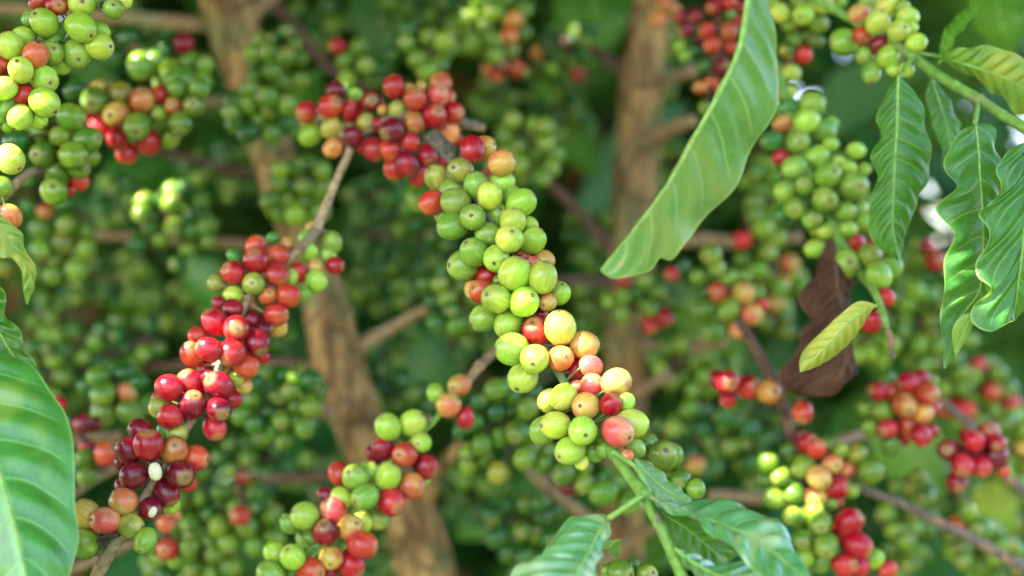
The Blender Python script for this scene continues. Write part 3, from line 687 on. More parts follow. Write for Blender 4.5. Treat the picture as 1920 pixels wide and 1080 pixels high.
leaf(Cb, M_leaf_lt, tp, [(a + 5, b + 8, c) for a, b, c in tp[:1]] + [(a + 9, b + 7, c) for a, b, c in tp[1:3]] + [(tp[3][0] + 1, tp[3][1], .722)],
     [(a - 4, b - 5, c) for a, b, c in tp[:1]] + [(a - 8, b - 7, c) for a, b, c in tp[1:3]] + [(tp[3][0] - 1, tp[3][1] - 2, .722)], nu=20, nw=5, ribw=1, nv=5, quilt=0)

D = branch('fruiting_branch', 'branch', 'top left branch of plump pale green cherries with one bright red',
  [(-30, 250, .665), (0, 218, .665), (22, 190, .665), (60, 150, .67), (105, 70, .675), (140, 35, .68), (175, 5, .68), (215, -40, .68)], [12, 12, 11, 10, 11, 11, 11, 12], M_greenstem,
  [(0, 0, 4.5, """375 190 113 g0; 265 165 72 G1; 200 310 86 g1; 85 385 107 y0 40 266; 300 465 106 o0 338 368; 175 590 103 y-1 178 540; 10 550 78 k1; 30 745 100 y0; 198 805 94 r0; 370 670 116 g0 443 707;
   375 865 116 g0 472 942; 440 450 100 G1; 340 345 72 g2; 520 550 72 g2; 170 990 98 g0 135 1075; 320 1000 76 g1; 680 230 122 g0 770 300; 655 450 120 G1 692 510; 840 390 107 g0 936 400; 850 265 72 g2; 330 20 74 k1;
   480 40 90 k0 522 58; 690 30 110 g0; 960 75 86 G0 978 60; 1050 5 62 y1; 60 1065 52 G2"""),
   (0, 160, 3.376, "62 466 88 y0 136 535; 10 640 64 G1; 62 830 74 o1; 20 60 70 G2")])
mb = MB(); pc = P(72, 80, .648)
for a in range(9):
    an = a * 0.7; mb.add(*tube([pc, pc + Vector((math.cos(an) * .0018, -.0006, abs(math.sin(an)) * .001 + .0006)), pc + Vector((math.cos(an) * .0034, -.0004, math.sin(an) * .001 + .001))], [.0004, .0003, .0001], 5, .2, a + 1, 3))
mesh_obj('dried_flower', mb.V, mb.F, M_petal, D, D.location)

F_ = branch('fruiting_branch', 'branch', 'smooth green branch at the top right bearing pale cherries and hanging leaves',
  [(1480, -25, .80), (1560, 15, .79), (1610, 45, .78), (1650, 70, .76), (1700, 97, .74), (1745, 132, .73), (1790, 160, .72), (1835, 187, .71), (1880, 216, .70), (1930, 246, .69), (2000, 300, .68)],
  [8, 9, 8, 8, 9, 10, 9.5, 10.5, 9.5, 10, 10], M_greenstem,
  [(1420, 0, 4.5, """870 125 95 O1; 1015 190 97 y0; 1095 60 97 y1; 930 10 72 G2; 1270 145 87 y1; 1190 265 90 y0 1216 246; 1340 365 82 y1; 880 300 74 k0 876 352; 1035 380 80 R0; 735 350 108 G1 615 368; 905 470 72 G0; 1105 480 90 g1; 960 615 80 G1 950 690; 1260 590 62 g2; 1150 590 56 g2; 1220 60 62 G2; 1300 240 52 g2""")])
sr = Vector
def petiole(rt, pts, r, mat=None):
    S = stem_pts(pts); V, F = tube(S, [r * p[2] / FPX for p in pts], 8, 0.04, int(pts[0][0]), 5); mesh_obj('petiole', V, F, mat or M_greenstem, rt, rt.location)
c8 = (1600, 120, 3.375); r8 = (1400, 350, 2.7); r4 = (1400, 0, 2.7)
petiole(F_, [(1718, 108, .735), (1702, 118, .72), (1688, 145, .705)], 4.5)
leaf(F_, M_leaf, px([(285, 75), (281, 200), (276, 400), (262, 600), (255, 800), (250, 1000), (270, 1150), (290, 1240)], *c8, .70),
     px([(278, 80), (180, 230), (150, 350), (172, 450), (112, 580), (148, 700), (120, 830), (92, 950), (105, 1080), (180, 1180), (285, 1242)], *c8, .705),
     px([(292, 80), (390, 170), (440, 300), (470, 440), (492, 620), (470, 740), (420, 820), (412, 900), (350, 990), (330, 1110), (292, 1242)], *c8, .705), wave=0.0016, label='dark green leaf hanging straight down with pale veins', nv=11, quilt=0.0009, seed=3)
petiole(F_, [(1745, 132, .735), (1745, 140, .735), (1747, 150, .735)], 4)
leaf(F_, M_leaf, px([(490, 85), (560, 280), (600, 430), (618, 560), (592, 700)], *c8, .735),
     px([(485, 88), (462, 180), (478, 300), (520, 440), (566, 540), (556, 640), (588, 702)], *c8, .735), px([(498, 88), (570, 170), (610, 240), (655, 330), (672, 410), (655, 510), (640, 590), (596, 702)], *c8, .74), wave=0.001, quilt=.0005, label='narrow dark leaf behind, between the two larger hanging leaves', seed=4, ribw=2.2)
petiole(F_, [(1834, 190, .71), (1832, 205, .70), (1828, 232, .69)], 5)
leaf(F_, M_leaf, px([(768, 375), (790, 520), (800, 700), (815, 900), (822, 1060), (815, 1300), (790, 1450), (690, 1590), (630, 1760), (575, 1925)], *c8, .68),
     px([(762, 380), (650, 450), (588, 600), (600, 690), (640, 775), (590, 835), (535, 905), (562, 975), (622, 1080), (590, 1240), (560, 1420), (570, 1560), (550, 1700), (570, 1800), (572, 1926)], *c8, .675),
     px([(780, 378), (850, 380), (900, 425), (905, 520), (945, 610), (925, 720), (935, 850), (930, 1050), (900, 1300), (860, 1480), (775, 1570), (700, 1700), (655, 1830), (580, 1927)], *c8, .685), wave=0.0022, label='long wavy leaf lit bright green along its left edge', nv=11, quilt=0.0009, nu=100, seed=5)
# folded-over tip showing the pale underside
leaf(F_, M_leaf_yel, [(1829, 584, .664), (1812, 612, .663), (1800, 640, .664), (1791, 667, .667)], [(1829, 583, .664), (1800, 595, .662), (1786, 618, .662), (1787, 645, .665), (1791, 668, .667)],
     [(1831, 585, .664), (1826, 605, .664), (1812, 636, .665), (1792, 669, .667)], name='leaf_fold', label='pale underside of the curled leaf tip', nu=24, nw=5, nv=4, ribw=1, quilt=0, rib=False)
leaf(F_, M_leaf, [(1930, 250, .68), (1926, 330, .67), (1921, 430, .665), (1913, 500, .665), (1906, 560, .668), (1900, 600, .672)],
     px([(1050, 525), (1000, 530), (950, 600), (885, 695), (930, 810), (862, 890), (792, 960), (840, 1060), (845, 1150), (792, 1250), (782, 1350), (850, 1420), (785, 1520), (762, 1640), (860, 1690), (1000, 1625)], *c8, .66),
     [(1935, 255, .68), (1975, 300, .67), (2000, 380, .665), (1990, 480, .665), (1950, 550, .668), (1902, 602, .672)], wave=0.0025, label='broad wavy leaf cut off by the right edge of the photo', nv=9, seed=6, nu=90)
petiole(F_, [(1700, 97, .74), (1740, 102, .735), (1768, 107, .73)], 3.5)
leaf(F_, M_leaf_yel, px([(985, 285), (1120, 330), (1260, 380), (1404, 440), (1560, 500)], *r4, .72), px([(990, 280), (1100, 240), (1250, 238), (1404, 300), (1570, 480)], *r4, .715), px([(990, 292), (1080, 340), (1200, 420), (1300, 510), (1420, 590), (1560, 520)], *r4, .735), wave=.002, label='yellow green leaf at the top right corner above the hanging leaves', seed=8)
petiole(F_, [(1760, 120, .73), (1770, 108, .725), (1775, 90, .72)], 3.5)
leaf(F_, M_leaf, px([(1000, 300), (1030, 190), (1100, 110), (1170, 20), (1220, -60)], *r4, .72), px([(990, 300), (985, 200), (1040, 100), (1120, 40), (1135, 0), (1200, -70)], *r4, .735), px([(1005, 302), (1060, 190), (1130, 110), (1185, 30), (1230, -60)], *r4, .71), wave=.0006, quilt=.0004, label='narrow twisted leaf pointing up beside the top right corner', seed=9, ribw=2)

E = branch('fruiting_branch', 'branch', 'right hand cluster of round green cherries with a dead leaf and yellow leaf below',
  [(1455, 120, .84), (1475, 200, .82), (1500, 290, .81), (1530, 360, .80), (1560, 420, .795), (1585, 470, .79), (1610, 510, .775), (1638, 545, .75), (1655, 585, .74), (1664, 618, .735)],
  [9, 9, 9, 9, 9, 9, 8, 7, 6, 4], M_greenstem,
  [(1400, 180, 3.6, """275 90 76 d1; 440 60 82 G1; 400 165 80 g0; 245 185 62 O1; 170 300 70 d0; 345 310 80 G0; 230 415 56 r1; 505 230 82 G1; 560 190 52 G2; 565 330 54 g1; 320 485 80 G0; 470 420 80 G1; 545 540 83 G-1 572 515;
   395 610 72 G0 370 592; 255 640 70 G0; 325 755 73 G0 315 772; 530 700 83 G-1 545 712; 720 610 92 G0 742 612; 660 780 67 G0 706 790; 445 830 66 G0 452 822; 625 455 54 G1; 685 490 52 g1; 735 370 56 g2; 755 760 62 G2; 780 850 52 g2;
   680 900 62 G1; 530 910 54 g2; 455 1030 60 g2; 240 800 62 d2; 230 540 52 d2; 470 900 48 G2; 790 500 44 g3; 600 620 55 G3; 440 700 55 d3"""),
   (1400, 350, 2.7, "500 393 69 G0 505 384; 622 350 61 G0 627 342; 552 280 44 k2; 680 290 59 r1; 668 450 64 G1; 725 410 56 G2; 700 560 46 k3; 630 680 56 r3")])
twig_pts = [(1664, 618, .735), (1672, 638, .733), (1670, 655, .732), (1678, 672, .731)]
S = stem_pts(twig_pts); V, F = tube(S, [5 * .73 / FPX, 7 * .73 / FPX, 5.5 * .73 / FPX, 3 * .73 / FPX], 8, 0.3, 5, 5); mesh_obj('dried_tip', V, F, M_greystem, E, E.location, label='shrivelled brown end of the green shoot')
leaf(E, M_leaf_yellow, [(1645, 573, .69), (1618, 585, .685), (1585, 612, .68), (1550, 650, .678), (1520, 680, .68), (1501, 697, .682)],
     [(1645, 571, .69), (1610, 565, .685), (1575, 590, .683), (1545, 618, .685), (1512, 650, .69), (1499, 675, .69), (1500, 697, .682)],
     [(1645, 575, .69), (1630, 585, .69), (1605, 625, .70), (1570, 662, .70), (1535, 685, .69), (1502, 698, .682)], label='small curled leaf, yellow with a green edge, in front of the dead leaf', seed=10, nu=50, nw=8, ribw=1.8)
leaf(E, M_leaf_dead, [(1556, 450, .78), (1572, 520, .77), (1585, 590, .765), (1590, 660, .765), (1570, 715, .77), (1540, 742, .775)],
     [(1552, 450, .78), (1530, 500, .785), (1506, 560, .79), (1503, 590, .79), (1520, 620, .78), (1490, 655, .785), (1463, 700, .79), (1480, 738, .785), (1538, 743, .775)],
     [(1560, 450, .78), (1592, 520, .78), (1598, 600, .785), (1597, 680, .785), (1580, 730, .78), (1542, 744, .775)], wave=.004, crumple=.008, nu=90, label='shrivelled dark brown dead leaf hanging down', seed=11, ribmat=M_brownrib, quilt=.0012, nw=12)

# ---- leaves at the lower end of the central branch
q7 = (940, 840, 3.2)
petiole(A, px([(850, 285), (760, 345), (640, 425)], *q7, .608), 6)
leaf(A, M_leaf_sheen, px([(650, 415), (590, 500), (540, 600), (490, 700), (440, 820), (400, 950)], *q7, [.612, .60, .59, .58, .57, .56]),
     px([(640, 410), (560, 395), (470, 405), (390, 450), (325, 510), (290, 585), (240, 650), (190, 640), (120, 690), (50, 790), (20, 950)], *q7, [.615, .617, .612, .606, .60, .594, .588, .588, .582, .575, .56]),
     px([(655, 420), (650, 500), (610, 600), (580, 700), (560, 800), (500, 940)], *q7, [.613, .605, .597, .588, .578, .565]), wave=.0015, label='broad leaf drooping left from the node with a bluish sheen', seed=12)
leaf(A, M_leaf_sheen, px([(880, 295), (1000, 350), (1110, 395), (1300, 450), (1500, 540), (1700, 680), (1900, 860)], *q7, [.612, .605, .60, .594, .585, .57, .555]),
     px([(890, 292), (1000, 345), (1100, 385), (1175, 335), (1260, 315), (1380, 325), (1505, 362), (1630, 425), (1718, 505), (1760, 585), (1790, 675), (1860, 765), (1910, 860)], *q7, [.614, .615, .62, .625, .628, .625, .617, .607, .596, .587, .575, .565, .555]),
     px([(880, 300), (980, 360), (1100, 415), (1250, 500), (1380, 600), (1480, 690), (1600, 800), (1880, 900)], *q7, [.612, .602, .595, .585, .578, .572, .562, .553]), wave=.0015, label='large mottled leaf spreading right from the node', seed=13, nu=90)
leaf(A, M_leaf, px([(870, 300), (960, 390), (1090, 470), (1200, 560), (1290, 640), (1335, 705)], *q7, .612),
     px([(880, 298), (1000, 370), (1180, 425), (1340, 480), (1430, 540), (1472, 612), (1400, 660), (1338, 706)], *q7, .625),
     px([(870, 310), (960, 440), (1030, 560), (1100, 620), (1200, 670), (1333, 708)], *q7, .605), wave=.001, quilt=.0006, label='dark green leaf in the shade of the large mottled leaf', seed=14)
leaf(A, M_leaf_sheen, px([(1040, 600), (1120, 665), (1250, 740), (1400, 800), (1600, 860), (1800, 930)], *q7, .592),
     px([(1042, 596), (1150, 640), (1300, 700), (1450, 690), (1600, 680), (1760, 735), (1860, 860), (1810, 930)], *q7, [.594, .60, .605, .605, .605, .60, .585, .575]),
     px([(1040, 606), (1100, 700), (1180, 800), (1350, 900), (1600, 960), (1790, 940)], *q7, .60), wave=.0015, label='pale bluish leaf at the bottom edge right of the stem', seed=15)
leaf(A, M_leaf_lt, px([(800, 65), (870, 150), (950, 225), (1050, 290), (1155, 350)], *q7, .632),
     px([(805, 60), (870, 78), (940, 120), (1000, 185), (1080, 245), (1120, 280), (1158, 345)], *q7, .638),
     px([(795, 68), (825, 130), (850, 215), (920, 295), (1020, 330), (1100, 352), (1152, 354)], *q7, .63), wave=.0007, quilt=.0001, label='small curled leaf rising right of the node', seed=16, nu=50, nw=9)
leaf(A, M_leaf_lt, px([(715, 550), (670, 570), (640, 610)], *q7, .64), px([(716, 545), (650, 552), (590, 560), (600, 600), (636, 612)], *q7, .64), px([(722, 548), (715, 600), (700, 655), (660, 650), (642, 614)], *q7, .645), label='small scrap of leaf below the node', nu=24, nw=6, ribw=1.2, nv=5, quilt=0)
petiole(A, px([(660, 20), (740, 70), (800, 110), (850, 190), (890, 270)], *q7, .622), 5, M_greenstem)

# ---- leaves whose own branches are out of the frame
def lone(label, cat='leaf', name='coffee_leaf', at=(0, 0, .6), group='single leaves in front of the clusters'):
    return root(name, P(*at), label, cat, group)
L = lone('large folded leaf slanting from the top edge towards the middle', at=(1405, -60, .59))
leaf(L, M_leaf_lt, [(1408, -70, .585), (1402, 0, .585), (1387, 88, .585), (1350, 172, .585), (1305, 252, .587), (1262, 330, .59), (1214, 400, .593), (1165, 460, .597), (1126, 506, .60)],
     [(1408, -70, .585), (1404, 0, .60), (1390, 90, .62), (1354, 176, .63), (1309, 256, .63), (1266, 334, .63), (1218, 402, .62), (1168, 462, .61), (1127, 507, .60)],
     [(1425, -75, .585), (1437, 0, .59), (1450, 60, .592), (1463, 130, .594), (1452, 200, .597), (1425, 262, .60), (1400, 305, .602), (1377, 345, .603), (1345, 390, .603), (1305, 432, .602), (1280, 456, .60), (1258, 487, .603), (1238, 486, .60), (1222, 508, .60), (1190, 516, .60), (1150, 522, .60), (1127, 510, .60)],
     label=None, name='blade', wave=.0022, nu=110, nw=18, nv=11, quilt=.0009, belly=0.03, ribw=6.5, seed=20)
L = lone('big glossy bright green leaf with deep veins in the bottom left corner', at=(-90, 600, .60))
leaf(L, M_leaf_big, [(-110, 560, .64), (-60, 720, .62), (0, 890, .60), (20, 960, .593), (34, 1015, .588), (50, 1085, .582), (80, 1220, .575)],
     [(-115, 560, .62), (-260, 700, .61), (-330, 880, .61), (-300, 1050, .61), (-150, 1200, .61), (70, 1225, .60)],
     [(-100, 560, .64), (-50, 610, .64), (0, 655, .64), (55, 682, .637), (95, 735, .632), (125, 775, .628), (137, 825, .622), (139, 885, .616), (142, 945, .61), (149, 1003, .605), (137, 1050, .60), (126, 1090, .596), (115, 1160, .59), (88, 1222, .58)],
     name='blade', nu=110, nw=20, nv=9, quilt=.0013, ribw=4.5, seed=21, wave=.0012)
L = lone('dark leaf with a rippled edge just above the big bottom left leaf', at=(-60, 500, .64))
leaf(L, M_leaf, [(-45, 500, .645), (-15, 590, .645), (25, 665, .645), (81, 718, .65)], [(-50, 500, .645), (-90, 600, .65), (-40, 690, .65), (20, 720, .65), (79, 720, .65)],
     [(-40, 500, .645), (0, 535, .64), (8, 560, .643), (14, 590, .64), (27, 610, .643), (45, 636, .64), (49, 665, .643), (68, 688, .642), (80, 702, .646), (83, 718, .65)], name='blade', nu=60, nw=10, seed=22, wave=.0015)
L = lone('small yellow green leaf curling down at the left edge', at=(-40, 390, .63))
leaf(L, M_leaf_yel, [(-40, 395, .63), (0, 428, .628), (28, 462, .628), (50, 500, .63), (56, 535, .632), (50, 570, .635)], [(-40, 390, .63), (0, 402, .632), (22, 420, .632), (42, 438, .632), (46, 465, .63), (67, 502, .634), (62, 540, .635), (52, 571, .635)],
     [(-45, 400, .63), (-15, 455, .625), (0, 482, .624), (22, 484, .624), (40, 508, .628), (43, 540, .632), (49, 571, .635)], name='blade', nu=60, nw=10, seed=23, ribw=2, nv=7)

for (x, y, d, r_) in [(1782, 470, .672, .005), (1786, 530, .672, .005), (1784, 575, .672, .004), (1100, 330, 1.05, .006), (930, 45, 1.0, .006), (300, 400, .95, .005), (1040, 35, 1.08, .006)]:
    LIT.append((P(x, y, d), r_))

def bleaf(label, x0, y0, x1, y1, wpx, d, mat, seed, dz=0.03, name='coffee_leaf'):
    r_ = random.Random(seed); dx, dy = x1 - x0, y1 - y0; Ln = math.hypot(dx, dy); nx, ny = -dy / Ln, dx / Ln; bow = r_.uniform(-.08, .08) * Ln
    rt = root(name, P(x0, y0, d), label, 'leaf', 'large leaves hanging behind the fruit'); mid = []; le = []; ri = []
    for i in range(9):
        u = i / 8; c = bow * math.sin(math.pi * u); x = x0 + dx * u + nx * c; y = y0 + dy * u + ny * c; dd = d - dz * math.sin(math.pi * u * .8)
        w_ = wpx * 0.5 * (math.sin(math.pi * min(1, u * .97 + .015) ** .85)) * (1 + .06 * math.sin(u * 19 + seed))
        mid.append((x, y, dd)); le.append((x - nx * w_, y - ny * w_, dd - .012 * w_ / wpx * 2)); ri.append((x + nx * w_, y + ny * w_, dd + .03 * w_ / wpx * 2))
    leaf(rt, mat, mid, le, ri, name='blade', nu=36, nw=7, nv=9, quilt=.001, wave=.002, ribw=3, seed=seed)
for i, a in enumerate([
  ('broad bright green leaf filling the gap left of the upright trunk at the top', 1120, -90, 1105, 130, 150, 1.25, M_leaf, ),
  ('dark teal leaf hanging under the top edge right of the leaning trunk', 690, -60, 730, 140, 120, 1.3, M_leaf_far),
  ('green leaf between the shaded cluster and the leaning trunk', 600, 130, 520, 290, 90, 1.15, M_leaf),
  ('large teal leaf low between the leaning trunk and the sharp branch', 760, 600, 860, 790, 130, 1.2, M_leaf_far),
  ('wide green leaf below the thick bank of green cherries', 1010, 900, 860, 1010, 140, 1.2, M_leaf),
  ('dark leaf in the gap between the two left hand clusters', 150, 500, 320, 590, 110, 1.3, M_leaf),
  ('deep green leaf behind the hanging cluster at the left', 330, 300, 170, 400, 110, 1.2, M_leaf),
  ('green leaf below the red knot of cherries', 700, 330, 790, 440, 110, 1.15, M_leaf),
  ('green leaf between the two big trunks at middle height', 1010, 150, 1120, 330, 110, 1.3, M_leaf),
  ('soft green leaf behind the slanting leaf tip', 1260, 540, 1400, 700, 100, 1.25, M_leaf_lt),
  ('pale green leaf below the scarlet cluster at the lower right', 1650, 780, 1760, 930, 130, 1.1, M_leaf_lt),
  ('yellowing leaf low at the right edge', 1840, 900, 1900, 1020, 80, 1.05, M_leaf_yel),
  ('green leaf hanging at the very top right corner', 1870, -60, 1900, 110, 110, .95, M_leaf),
  ('dark leaf low in the middle between the twigs', 1280, 960, 1180, 1075, 100, 1.1, M_leaf),
  ('dark green leaf above the left red branch', 350, 480, 440, 600, 80, 1.1, M_leaf)]):
    bleaf(*a, seed=50 + i)

# ================================================================== CLUSTERS BEHIND
GRP = 'cherry clusters in the background'
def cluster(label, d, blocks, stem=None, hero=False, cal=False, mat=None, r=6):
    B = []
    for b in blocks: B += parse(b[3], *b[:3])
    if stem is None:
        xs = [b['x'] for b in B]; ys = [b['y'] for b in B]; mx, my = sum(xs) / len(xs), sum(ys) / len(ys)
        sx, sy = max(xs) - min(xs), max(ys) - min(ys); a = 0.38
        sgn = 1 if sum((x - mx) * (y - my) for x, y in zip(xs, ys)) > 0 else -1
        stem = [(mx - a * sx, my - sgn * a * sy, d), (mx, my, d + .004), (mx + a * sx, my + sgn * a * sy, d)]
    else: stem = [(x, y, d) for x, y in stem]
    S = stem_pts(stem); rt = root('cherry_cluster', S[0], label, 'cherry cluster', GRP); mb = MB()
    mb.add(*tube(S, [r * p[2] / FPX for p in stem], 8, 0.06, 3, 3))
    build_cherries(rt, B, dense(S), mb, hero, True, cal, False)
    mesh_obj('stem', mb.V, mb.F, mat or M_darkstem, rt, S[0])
def bgc(label, x, y, w_, h_, d, n, pal, r=17.0, ang=0):
    """n cherries packed at random round a short stem"""
    rn = random.Random(int(x * 7 + y)); pts = []; tries = 0; rr0 = r
    ca, sa = math.cos(R(ang)), math.sin(R(ang)); txt = []
    while len(pts) < n and tries < 6000:
        tries += 1; a = rn.uniform(-1, 1); b = rn.uniform(-1, 1)
        if a * a + b * b > 1: continue
        px_, py_ = x + (a * ca * w_ - b * sa * h_) * .5, y + (a * sa * w_ + b * ca * h_) * .5
        q = rr0 * rn.uniform(.88, 1.1); need = 1.25 if len(pts) < n * 0.7 else 0.75
        if tries > 3500: need *= 0.8
        if all((px_ - u) ** 2 + (py_ - v) ** 2 > (need * q) ** 2 for u, v, _ in pts): pts.append((px_, py_, q))
    for i, (u, v, q) in enumerate(pts):
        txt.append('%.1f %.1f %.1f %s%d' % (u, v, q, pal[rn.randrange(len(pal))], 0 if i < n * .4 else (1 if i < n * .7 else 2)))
    s = 0.36 * (w_ if w_ > h_ else 0); 
    st = [(x - .4 * w_ * ca, y - .4 * w_ * sa), (x, y), (x + .4 * w_ * ca, y + .4 * w_ * sa)] if w_ >= h_ else [(x + .4 * h_ * sa, y - .4 * h_ * ca), (x, y), (x - .4 * h_ * sa, y + .4 * h_ * ca)]
    cluster(label, d, [(0, 0, 1, ';'.join(txt))], st)

K6 = K((0, 160, 3.376))
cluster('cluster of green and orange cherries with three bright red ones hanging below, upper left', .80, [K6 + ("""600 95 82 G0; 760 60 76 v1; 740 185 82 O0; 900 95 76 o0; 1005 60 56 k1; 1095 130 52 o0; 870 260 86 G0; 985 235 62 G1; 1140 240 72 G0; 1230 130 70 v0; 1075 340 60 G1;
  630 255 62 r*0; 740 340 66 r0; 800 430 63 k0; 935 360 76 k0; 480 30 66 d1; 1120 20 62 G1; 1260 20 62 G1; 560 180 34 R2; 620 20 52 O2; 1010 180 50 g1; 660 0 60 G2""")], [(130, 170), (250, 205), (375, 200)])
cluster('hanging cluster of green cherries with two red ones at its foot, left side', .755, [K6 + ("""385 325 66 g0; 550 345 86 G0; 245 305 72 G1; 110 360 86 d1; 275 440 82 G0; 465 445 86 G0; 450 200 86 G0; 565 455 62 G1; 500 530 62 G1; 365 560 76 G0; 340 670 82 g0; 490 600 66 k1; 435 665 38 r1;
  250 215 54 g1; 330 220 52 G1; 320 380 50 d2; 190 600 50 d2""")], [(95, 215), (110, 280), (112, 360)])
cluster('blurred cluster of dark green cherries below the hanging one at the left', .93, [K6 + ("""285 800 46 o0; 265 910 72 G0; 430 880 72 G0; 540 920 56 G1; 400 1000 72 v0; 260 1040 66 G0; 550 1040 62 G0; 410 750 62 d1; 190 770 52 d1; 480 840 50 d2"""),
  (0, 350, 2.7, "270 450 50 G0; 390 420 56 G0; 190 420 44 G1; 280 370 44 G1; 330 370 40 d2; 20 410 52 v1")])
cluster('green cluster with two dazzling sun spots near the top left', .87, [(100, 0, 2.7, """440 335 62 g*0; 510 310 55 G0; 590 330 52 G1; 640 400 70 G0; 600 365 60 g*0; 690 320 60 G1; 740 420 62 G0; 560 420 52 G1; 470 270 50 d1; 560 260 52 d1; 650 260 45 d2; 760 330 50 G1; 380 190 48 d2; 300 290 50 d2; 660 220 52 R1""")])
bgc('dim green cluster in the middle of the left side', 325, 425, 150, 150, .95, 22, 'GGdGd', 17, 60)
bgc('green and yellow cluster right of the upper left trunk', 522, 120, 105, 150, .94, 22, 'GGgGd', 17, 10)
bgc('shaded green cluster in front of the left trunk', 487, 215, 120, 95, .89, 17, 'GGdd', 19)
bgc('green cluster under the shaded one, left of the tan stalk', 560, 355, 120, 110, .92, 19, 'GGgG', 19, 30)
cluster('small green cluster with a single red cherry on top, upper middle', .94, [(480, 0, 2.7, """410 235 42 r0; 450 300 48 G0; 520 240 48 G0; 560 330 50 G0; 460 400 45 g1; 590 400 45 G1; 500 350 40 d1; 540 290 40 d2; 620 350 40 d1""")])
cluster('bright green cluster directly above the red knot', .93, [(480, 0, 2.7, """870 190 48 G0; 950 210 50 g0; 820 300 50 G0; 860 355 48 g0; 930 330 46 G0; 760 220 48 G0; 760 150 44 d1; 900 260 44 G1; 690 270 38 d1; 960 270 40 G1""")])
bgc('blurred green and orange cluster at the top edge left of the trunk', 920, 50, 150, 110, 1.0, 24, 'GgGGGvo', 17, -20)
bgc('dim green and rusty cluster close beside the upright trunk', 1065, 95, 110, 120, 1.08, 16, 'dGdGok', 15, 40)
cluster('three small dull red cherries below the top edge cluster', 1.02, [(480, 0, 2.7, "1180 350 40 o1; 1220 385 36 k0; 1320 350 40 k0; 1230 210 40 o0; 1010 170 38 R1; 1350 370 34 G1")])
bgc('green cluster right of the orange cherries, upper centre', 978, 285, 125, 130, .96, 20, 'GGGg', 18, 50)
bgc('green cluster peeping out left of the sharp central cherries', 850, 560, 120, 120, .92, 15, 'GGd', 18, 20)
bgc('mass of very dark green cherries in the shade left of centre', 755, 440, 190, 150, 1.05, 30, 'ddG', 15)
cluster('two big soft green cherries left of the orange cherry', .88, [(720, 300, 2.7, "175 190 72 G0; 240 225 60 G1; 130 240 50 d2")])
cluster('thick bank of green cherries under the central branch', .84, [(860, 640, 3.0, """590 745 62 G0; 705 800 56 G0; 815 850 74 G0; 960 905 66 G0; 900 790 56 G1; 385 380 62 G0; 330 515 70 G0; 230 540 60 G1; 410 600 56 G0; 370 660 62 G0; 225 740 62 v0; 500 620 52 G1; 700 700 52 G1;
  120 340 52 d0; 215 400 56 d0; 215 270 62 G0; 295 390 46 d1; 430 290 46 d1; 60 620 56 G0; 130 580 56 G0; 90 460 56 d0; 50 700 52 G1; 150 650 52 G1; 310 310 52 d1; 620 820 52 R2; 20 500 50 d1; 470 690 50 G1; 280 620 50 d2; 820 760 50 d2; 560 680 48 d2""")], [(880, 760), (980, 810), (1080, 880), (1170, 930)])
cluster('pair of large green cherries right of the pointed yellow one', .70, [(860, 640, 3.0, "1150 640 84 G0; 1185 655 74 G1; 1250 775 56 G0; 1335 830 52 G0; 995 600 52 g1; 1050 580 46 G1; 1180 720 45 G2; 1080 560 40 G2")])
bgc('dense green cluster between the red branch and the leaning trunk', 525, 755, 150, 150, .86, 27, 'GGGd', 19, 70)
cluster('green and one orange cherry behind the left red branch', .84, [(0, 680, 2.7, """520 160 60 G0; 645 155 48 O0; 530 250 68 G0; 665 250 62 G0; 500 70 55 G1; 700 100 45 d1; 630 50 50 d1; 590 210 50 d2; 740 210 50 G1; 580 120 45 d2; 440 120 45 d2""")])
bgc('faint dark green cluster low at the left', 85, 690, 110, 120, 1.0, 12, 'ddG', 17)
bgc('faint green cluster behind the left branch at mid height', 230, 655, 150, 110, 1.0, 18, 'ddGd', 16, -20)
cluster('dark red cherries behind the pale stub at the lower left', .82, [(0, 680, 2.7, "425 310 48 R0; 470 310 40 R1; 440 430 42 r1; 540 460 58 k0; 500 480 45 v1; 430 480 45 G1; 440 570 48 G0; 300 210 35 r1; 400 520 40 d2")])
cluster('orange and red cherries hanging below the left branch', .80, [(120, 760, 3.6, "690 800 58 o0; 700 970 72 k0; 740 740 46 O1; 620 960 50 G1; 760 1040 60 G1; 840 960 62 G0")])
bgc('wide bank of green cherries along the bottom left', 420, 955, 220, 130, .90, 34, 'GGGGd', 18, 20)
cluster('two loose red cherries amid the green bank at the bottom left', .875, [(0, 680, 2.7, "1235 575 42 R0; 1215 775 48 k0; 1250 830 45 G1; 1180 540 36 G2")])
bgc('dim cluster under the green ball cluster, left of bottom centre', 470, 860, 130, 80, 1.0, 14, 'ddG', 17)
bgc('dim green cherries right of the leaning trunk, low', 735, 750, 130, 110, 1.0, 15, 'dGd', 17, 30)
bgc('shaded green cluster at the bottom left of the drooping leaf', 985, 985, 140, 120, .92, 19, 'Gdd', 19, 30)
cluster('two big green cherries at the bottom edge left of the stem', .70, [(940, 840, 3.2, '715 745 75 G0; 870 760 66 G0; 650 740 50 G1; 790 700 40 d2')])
bgc('green cluster at the bottom edge behind the mixed branch', 360, 1050, 170, 80, .92, 16, 'GGd', 19)

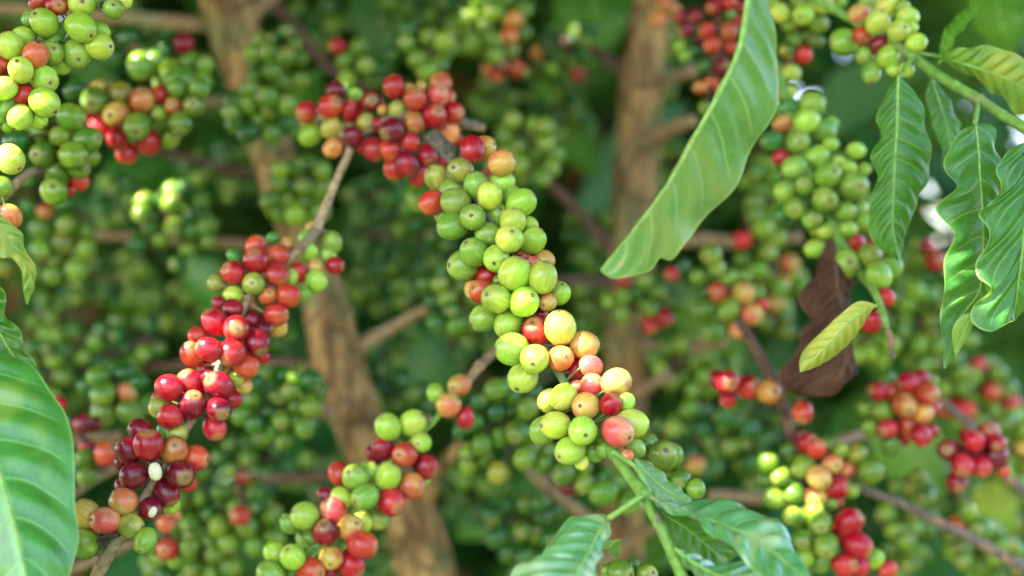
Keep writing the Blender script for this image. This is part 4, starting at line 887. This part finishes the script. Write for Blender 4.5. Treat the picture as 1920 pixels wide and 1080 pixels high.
K3 = K((1240, 0, 4.5))
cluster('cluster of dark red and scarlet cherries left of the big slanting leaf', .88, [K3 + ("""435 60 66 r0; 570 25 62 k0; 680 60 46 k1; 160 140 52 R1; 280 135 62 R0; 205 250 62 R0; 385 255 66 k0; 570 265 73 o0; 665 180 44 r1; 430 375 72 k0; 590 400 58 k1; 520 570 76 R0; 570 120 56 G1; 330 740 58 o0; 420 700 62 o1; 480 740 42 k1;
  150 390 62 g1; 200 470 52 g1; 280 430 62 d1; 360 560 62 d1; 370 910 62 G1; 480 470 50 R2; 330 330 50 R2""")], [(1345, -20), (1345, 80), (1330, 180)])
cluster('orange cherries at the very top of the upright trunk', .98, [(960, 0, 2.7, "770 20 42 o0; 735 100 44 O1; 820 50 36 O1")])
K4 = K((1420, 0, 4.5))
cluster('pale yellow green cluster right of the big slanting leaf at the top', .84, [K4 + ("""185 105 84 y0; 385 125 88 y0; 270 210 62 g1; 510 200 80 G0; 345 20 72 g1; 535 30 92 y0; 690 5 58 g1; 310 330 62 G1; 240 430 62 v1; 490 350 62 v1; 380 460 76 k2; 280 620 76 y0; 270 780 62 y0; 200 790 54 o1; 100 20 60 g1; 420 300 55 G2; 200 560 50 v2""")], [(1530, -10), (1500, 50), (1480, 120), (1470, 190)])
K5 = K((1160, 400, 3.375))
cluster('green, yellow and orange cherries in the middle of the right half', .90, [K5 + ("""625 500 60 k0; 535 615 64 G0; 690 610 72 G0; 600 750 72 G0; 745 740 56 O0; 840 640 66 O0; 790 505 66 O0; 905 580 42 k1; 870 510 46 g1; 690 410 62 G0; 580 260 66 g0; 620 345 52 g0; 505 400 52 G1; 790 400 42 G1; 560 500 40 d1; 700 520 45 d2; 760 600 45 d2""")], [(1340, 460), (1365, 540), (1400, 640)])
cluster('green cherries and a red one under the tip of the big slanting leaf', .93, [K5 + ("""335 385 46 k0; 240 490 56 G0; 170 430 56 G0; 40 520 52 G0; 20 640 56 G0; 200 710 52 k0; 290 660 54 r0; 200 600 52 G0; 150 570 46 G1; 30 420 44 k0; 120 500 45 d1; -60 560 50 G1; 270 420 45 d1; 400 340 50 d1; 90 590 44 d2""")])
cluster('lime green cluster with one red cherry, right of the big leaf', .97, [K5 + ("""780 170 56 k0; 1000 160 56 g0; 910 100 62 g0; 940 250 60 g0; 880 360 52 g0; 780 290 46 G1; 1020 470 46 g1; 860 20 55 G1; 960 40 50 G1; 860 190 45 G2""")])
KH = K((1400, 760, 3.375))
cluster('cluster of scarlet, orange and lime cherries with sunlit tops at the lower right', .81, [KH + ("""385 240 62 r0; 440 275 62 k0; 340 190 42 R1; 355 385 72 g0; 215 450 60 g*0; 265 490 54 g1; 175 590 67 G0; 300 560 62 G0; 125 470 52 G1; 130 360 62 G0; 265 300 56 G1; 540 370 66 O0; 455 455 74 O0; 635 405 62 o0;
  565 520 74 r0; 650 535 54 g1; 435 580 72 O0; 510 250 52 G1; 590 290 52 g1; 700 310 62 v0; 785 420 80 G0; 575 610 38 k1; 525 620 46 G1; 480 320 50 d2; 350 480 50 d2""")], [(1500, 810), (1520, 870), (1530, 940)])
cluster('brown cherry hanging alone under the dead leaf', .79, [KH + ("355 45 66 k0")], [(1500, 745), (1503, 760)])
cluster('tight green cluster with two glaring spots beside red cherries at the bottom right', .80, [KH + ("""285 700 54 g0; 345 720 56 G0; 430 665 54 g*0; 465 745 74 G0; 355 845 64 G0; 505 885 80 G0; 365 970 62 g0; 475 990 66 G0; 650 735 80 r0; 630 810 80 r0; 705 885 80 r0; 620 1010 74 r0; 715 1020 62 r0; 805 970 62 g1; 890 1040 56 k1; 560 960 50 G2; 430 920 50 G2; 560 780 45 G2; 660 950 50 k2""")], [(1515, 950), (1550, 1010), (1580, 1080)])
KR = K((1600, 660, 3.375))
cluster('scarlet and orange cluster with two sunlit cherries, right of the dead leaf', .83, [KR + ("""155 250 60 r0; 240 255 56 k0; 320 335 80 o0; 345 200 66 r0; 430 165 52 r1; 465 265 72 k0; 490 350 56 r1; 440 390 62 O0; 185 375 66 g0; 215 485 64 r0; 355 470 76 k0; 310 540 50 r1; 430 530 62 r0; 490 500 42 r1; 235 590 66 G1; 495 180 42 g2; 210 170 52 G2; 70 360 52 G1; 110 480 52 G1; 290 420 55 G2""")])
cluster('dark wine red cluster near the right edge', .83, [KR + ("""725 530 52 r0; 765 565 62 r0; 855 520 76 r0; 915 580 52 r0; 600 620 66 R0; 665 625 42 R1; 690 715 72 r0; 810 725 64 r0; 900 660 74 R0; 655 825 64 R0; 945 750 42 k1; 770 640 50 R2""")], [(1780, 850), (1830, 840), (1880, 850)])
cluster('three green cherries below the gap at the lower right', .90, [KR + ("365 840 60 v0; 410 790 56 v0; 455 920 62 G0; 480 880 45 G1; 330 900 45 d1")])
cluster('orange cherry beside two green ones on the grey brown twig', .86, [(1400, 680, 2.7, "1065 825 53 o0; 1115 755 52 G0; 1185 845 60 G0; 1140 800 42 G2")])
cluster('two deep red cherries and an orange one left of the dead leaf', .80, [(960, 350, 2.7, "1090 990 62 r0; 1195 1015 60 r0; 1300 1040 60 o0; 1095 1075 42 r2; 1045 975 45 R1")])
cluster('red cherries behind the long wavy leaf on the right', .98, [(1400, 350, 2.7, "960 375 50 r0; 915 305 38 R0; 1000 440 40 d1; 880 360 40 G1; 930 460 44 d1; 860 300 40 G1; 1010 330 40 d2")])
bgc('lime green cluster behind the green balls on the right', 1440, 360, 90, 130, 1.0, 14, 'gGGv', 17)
bgc('bright green cherries strung below mid right', 1300, 690, 170, 110, 1.02, 22, 'GgGG', 16, 10)
bgc('shadowy green bank low right of the centre', 1320, 825, 230, 120, 1.0, 34, 'dGdGd', 17, 8)
cluster('two yellow cherries amid the shadowy bank', .96, [(960, 680, 2.7, "930 515 45 O0; 890 510 42 v0; 860 480 40 d1; 960 560 42 d1")])
bgc('blurred lime cherries right of the dried shoot', 1735, 610, 170, 150, 1.02, 28, 'gGgGv', 17, 20)
bgc('lime cherries with some faded red ones near the right edge', 1830, 740, 150, 130, 1.02, 24, 'ggGGk', 17, -20)
bgc('yellow green cherries at the right edge beyond the wine red cluster', 1895, 840, 90, 130, .96, 13, 'gGOg', 18)
bgc('vertical string of green cherries at the lower right', 1700, 990, 90, 190, .97, 20, 'GGG', 18, 5)
bgc('green cherries in the bottom right corner', 1850, 1040, 150, 100, .95, 17, 'GGvG', 18, 20)
bgc('lime cherries right of the yellow curled leaf', 1620, 640, 100, 90, 1.0, 12, 'gGg', 17)
bgc('pale cherries around the middle right, by the brown twig', 1450, 560, 110, 160, 1.04, 17, 'gGvO', 17)
bgc('faint green cherries behind the top right hanging leaves', 1600, 430, 120, 120, 1.05, 12, 'GGg', 16)

# a further, dimmer layer
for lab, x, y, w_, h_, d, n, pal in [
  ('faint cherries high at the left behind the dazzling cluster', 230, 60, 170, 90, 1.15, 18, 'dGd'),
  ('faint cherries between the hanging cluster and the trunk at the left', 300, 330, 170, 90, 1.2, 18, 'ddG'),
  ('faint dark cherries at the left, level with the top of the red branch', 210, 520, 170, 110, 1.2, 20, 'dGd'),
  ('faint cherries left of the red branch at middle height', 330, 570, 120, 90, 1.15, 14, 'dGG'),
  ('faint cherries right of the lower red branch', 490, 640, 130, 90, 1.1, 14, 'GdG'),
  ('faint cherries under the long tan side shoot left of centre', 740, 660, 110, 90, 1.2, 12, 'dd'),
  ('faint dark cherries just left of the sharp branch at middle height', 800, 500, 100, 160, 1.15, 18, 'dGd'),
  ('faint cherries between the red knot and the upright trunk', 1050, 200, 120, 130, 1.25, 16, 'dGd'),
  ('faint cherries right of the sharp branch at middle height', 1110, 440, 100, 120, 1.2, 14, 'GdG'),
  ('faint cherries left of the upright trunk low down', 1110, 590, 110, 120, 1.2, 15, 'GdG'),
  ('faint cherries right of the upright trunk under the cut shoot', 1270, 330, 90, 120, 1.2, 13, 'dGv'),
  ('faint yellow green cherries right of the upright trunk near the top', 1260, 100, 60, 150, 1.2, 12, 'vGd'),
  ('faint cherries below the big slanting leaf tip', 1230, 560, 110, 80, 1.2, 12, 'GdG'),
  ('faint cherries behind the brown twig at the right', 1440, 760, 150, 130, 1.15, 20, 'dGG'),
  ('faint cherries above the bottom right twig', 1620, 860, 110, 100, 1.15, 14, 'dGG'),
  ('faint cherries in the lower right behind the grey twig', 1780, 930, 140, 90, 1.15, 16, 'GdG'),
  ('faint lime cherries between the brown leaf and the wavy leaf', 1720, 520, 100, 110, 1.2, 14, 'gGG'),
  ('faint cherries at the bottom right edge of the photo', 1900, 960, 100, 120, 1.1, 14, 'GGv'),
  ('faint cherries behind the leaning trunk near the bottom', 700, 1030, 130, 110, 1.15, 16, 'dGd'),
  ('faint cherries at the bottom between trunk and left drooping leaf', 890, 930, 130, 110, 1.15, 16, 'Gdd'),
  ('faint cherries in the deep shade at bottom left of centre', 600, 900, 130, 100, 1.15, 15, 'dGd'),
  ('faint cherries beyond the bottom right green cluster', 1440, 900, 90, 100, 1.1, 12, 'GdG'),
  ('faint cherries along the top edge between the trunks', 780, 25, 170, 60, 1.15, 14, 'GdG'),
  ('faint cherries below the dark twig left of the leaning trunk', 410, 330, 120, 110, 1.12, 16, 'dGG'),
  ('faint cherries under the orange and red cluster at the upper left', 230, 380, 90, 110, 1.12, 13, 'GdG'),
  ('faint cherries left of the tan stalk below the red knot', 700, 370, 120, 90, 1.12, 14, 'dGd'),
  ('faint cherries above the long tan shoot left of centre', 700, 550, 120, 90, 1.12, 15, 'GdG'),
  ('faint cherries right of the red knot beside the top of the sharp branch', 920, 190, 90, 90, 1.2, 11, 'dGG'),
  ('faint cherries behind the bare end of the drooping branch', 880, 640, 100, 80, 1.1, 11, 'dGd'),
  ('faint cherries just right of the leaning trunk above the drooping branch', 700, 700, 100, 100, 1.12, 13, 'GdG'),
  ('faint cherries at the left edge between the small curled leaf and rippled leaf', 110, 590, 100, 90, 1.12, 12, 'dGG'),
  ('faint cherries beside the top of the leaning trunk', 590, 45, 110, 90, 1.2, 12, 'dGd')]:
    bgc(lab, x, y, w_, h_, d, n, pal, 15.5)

shade_canopy()
print('LIT', len(LIT), 'objects', len(sc.objects))
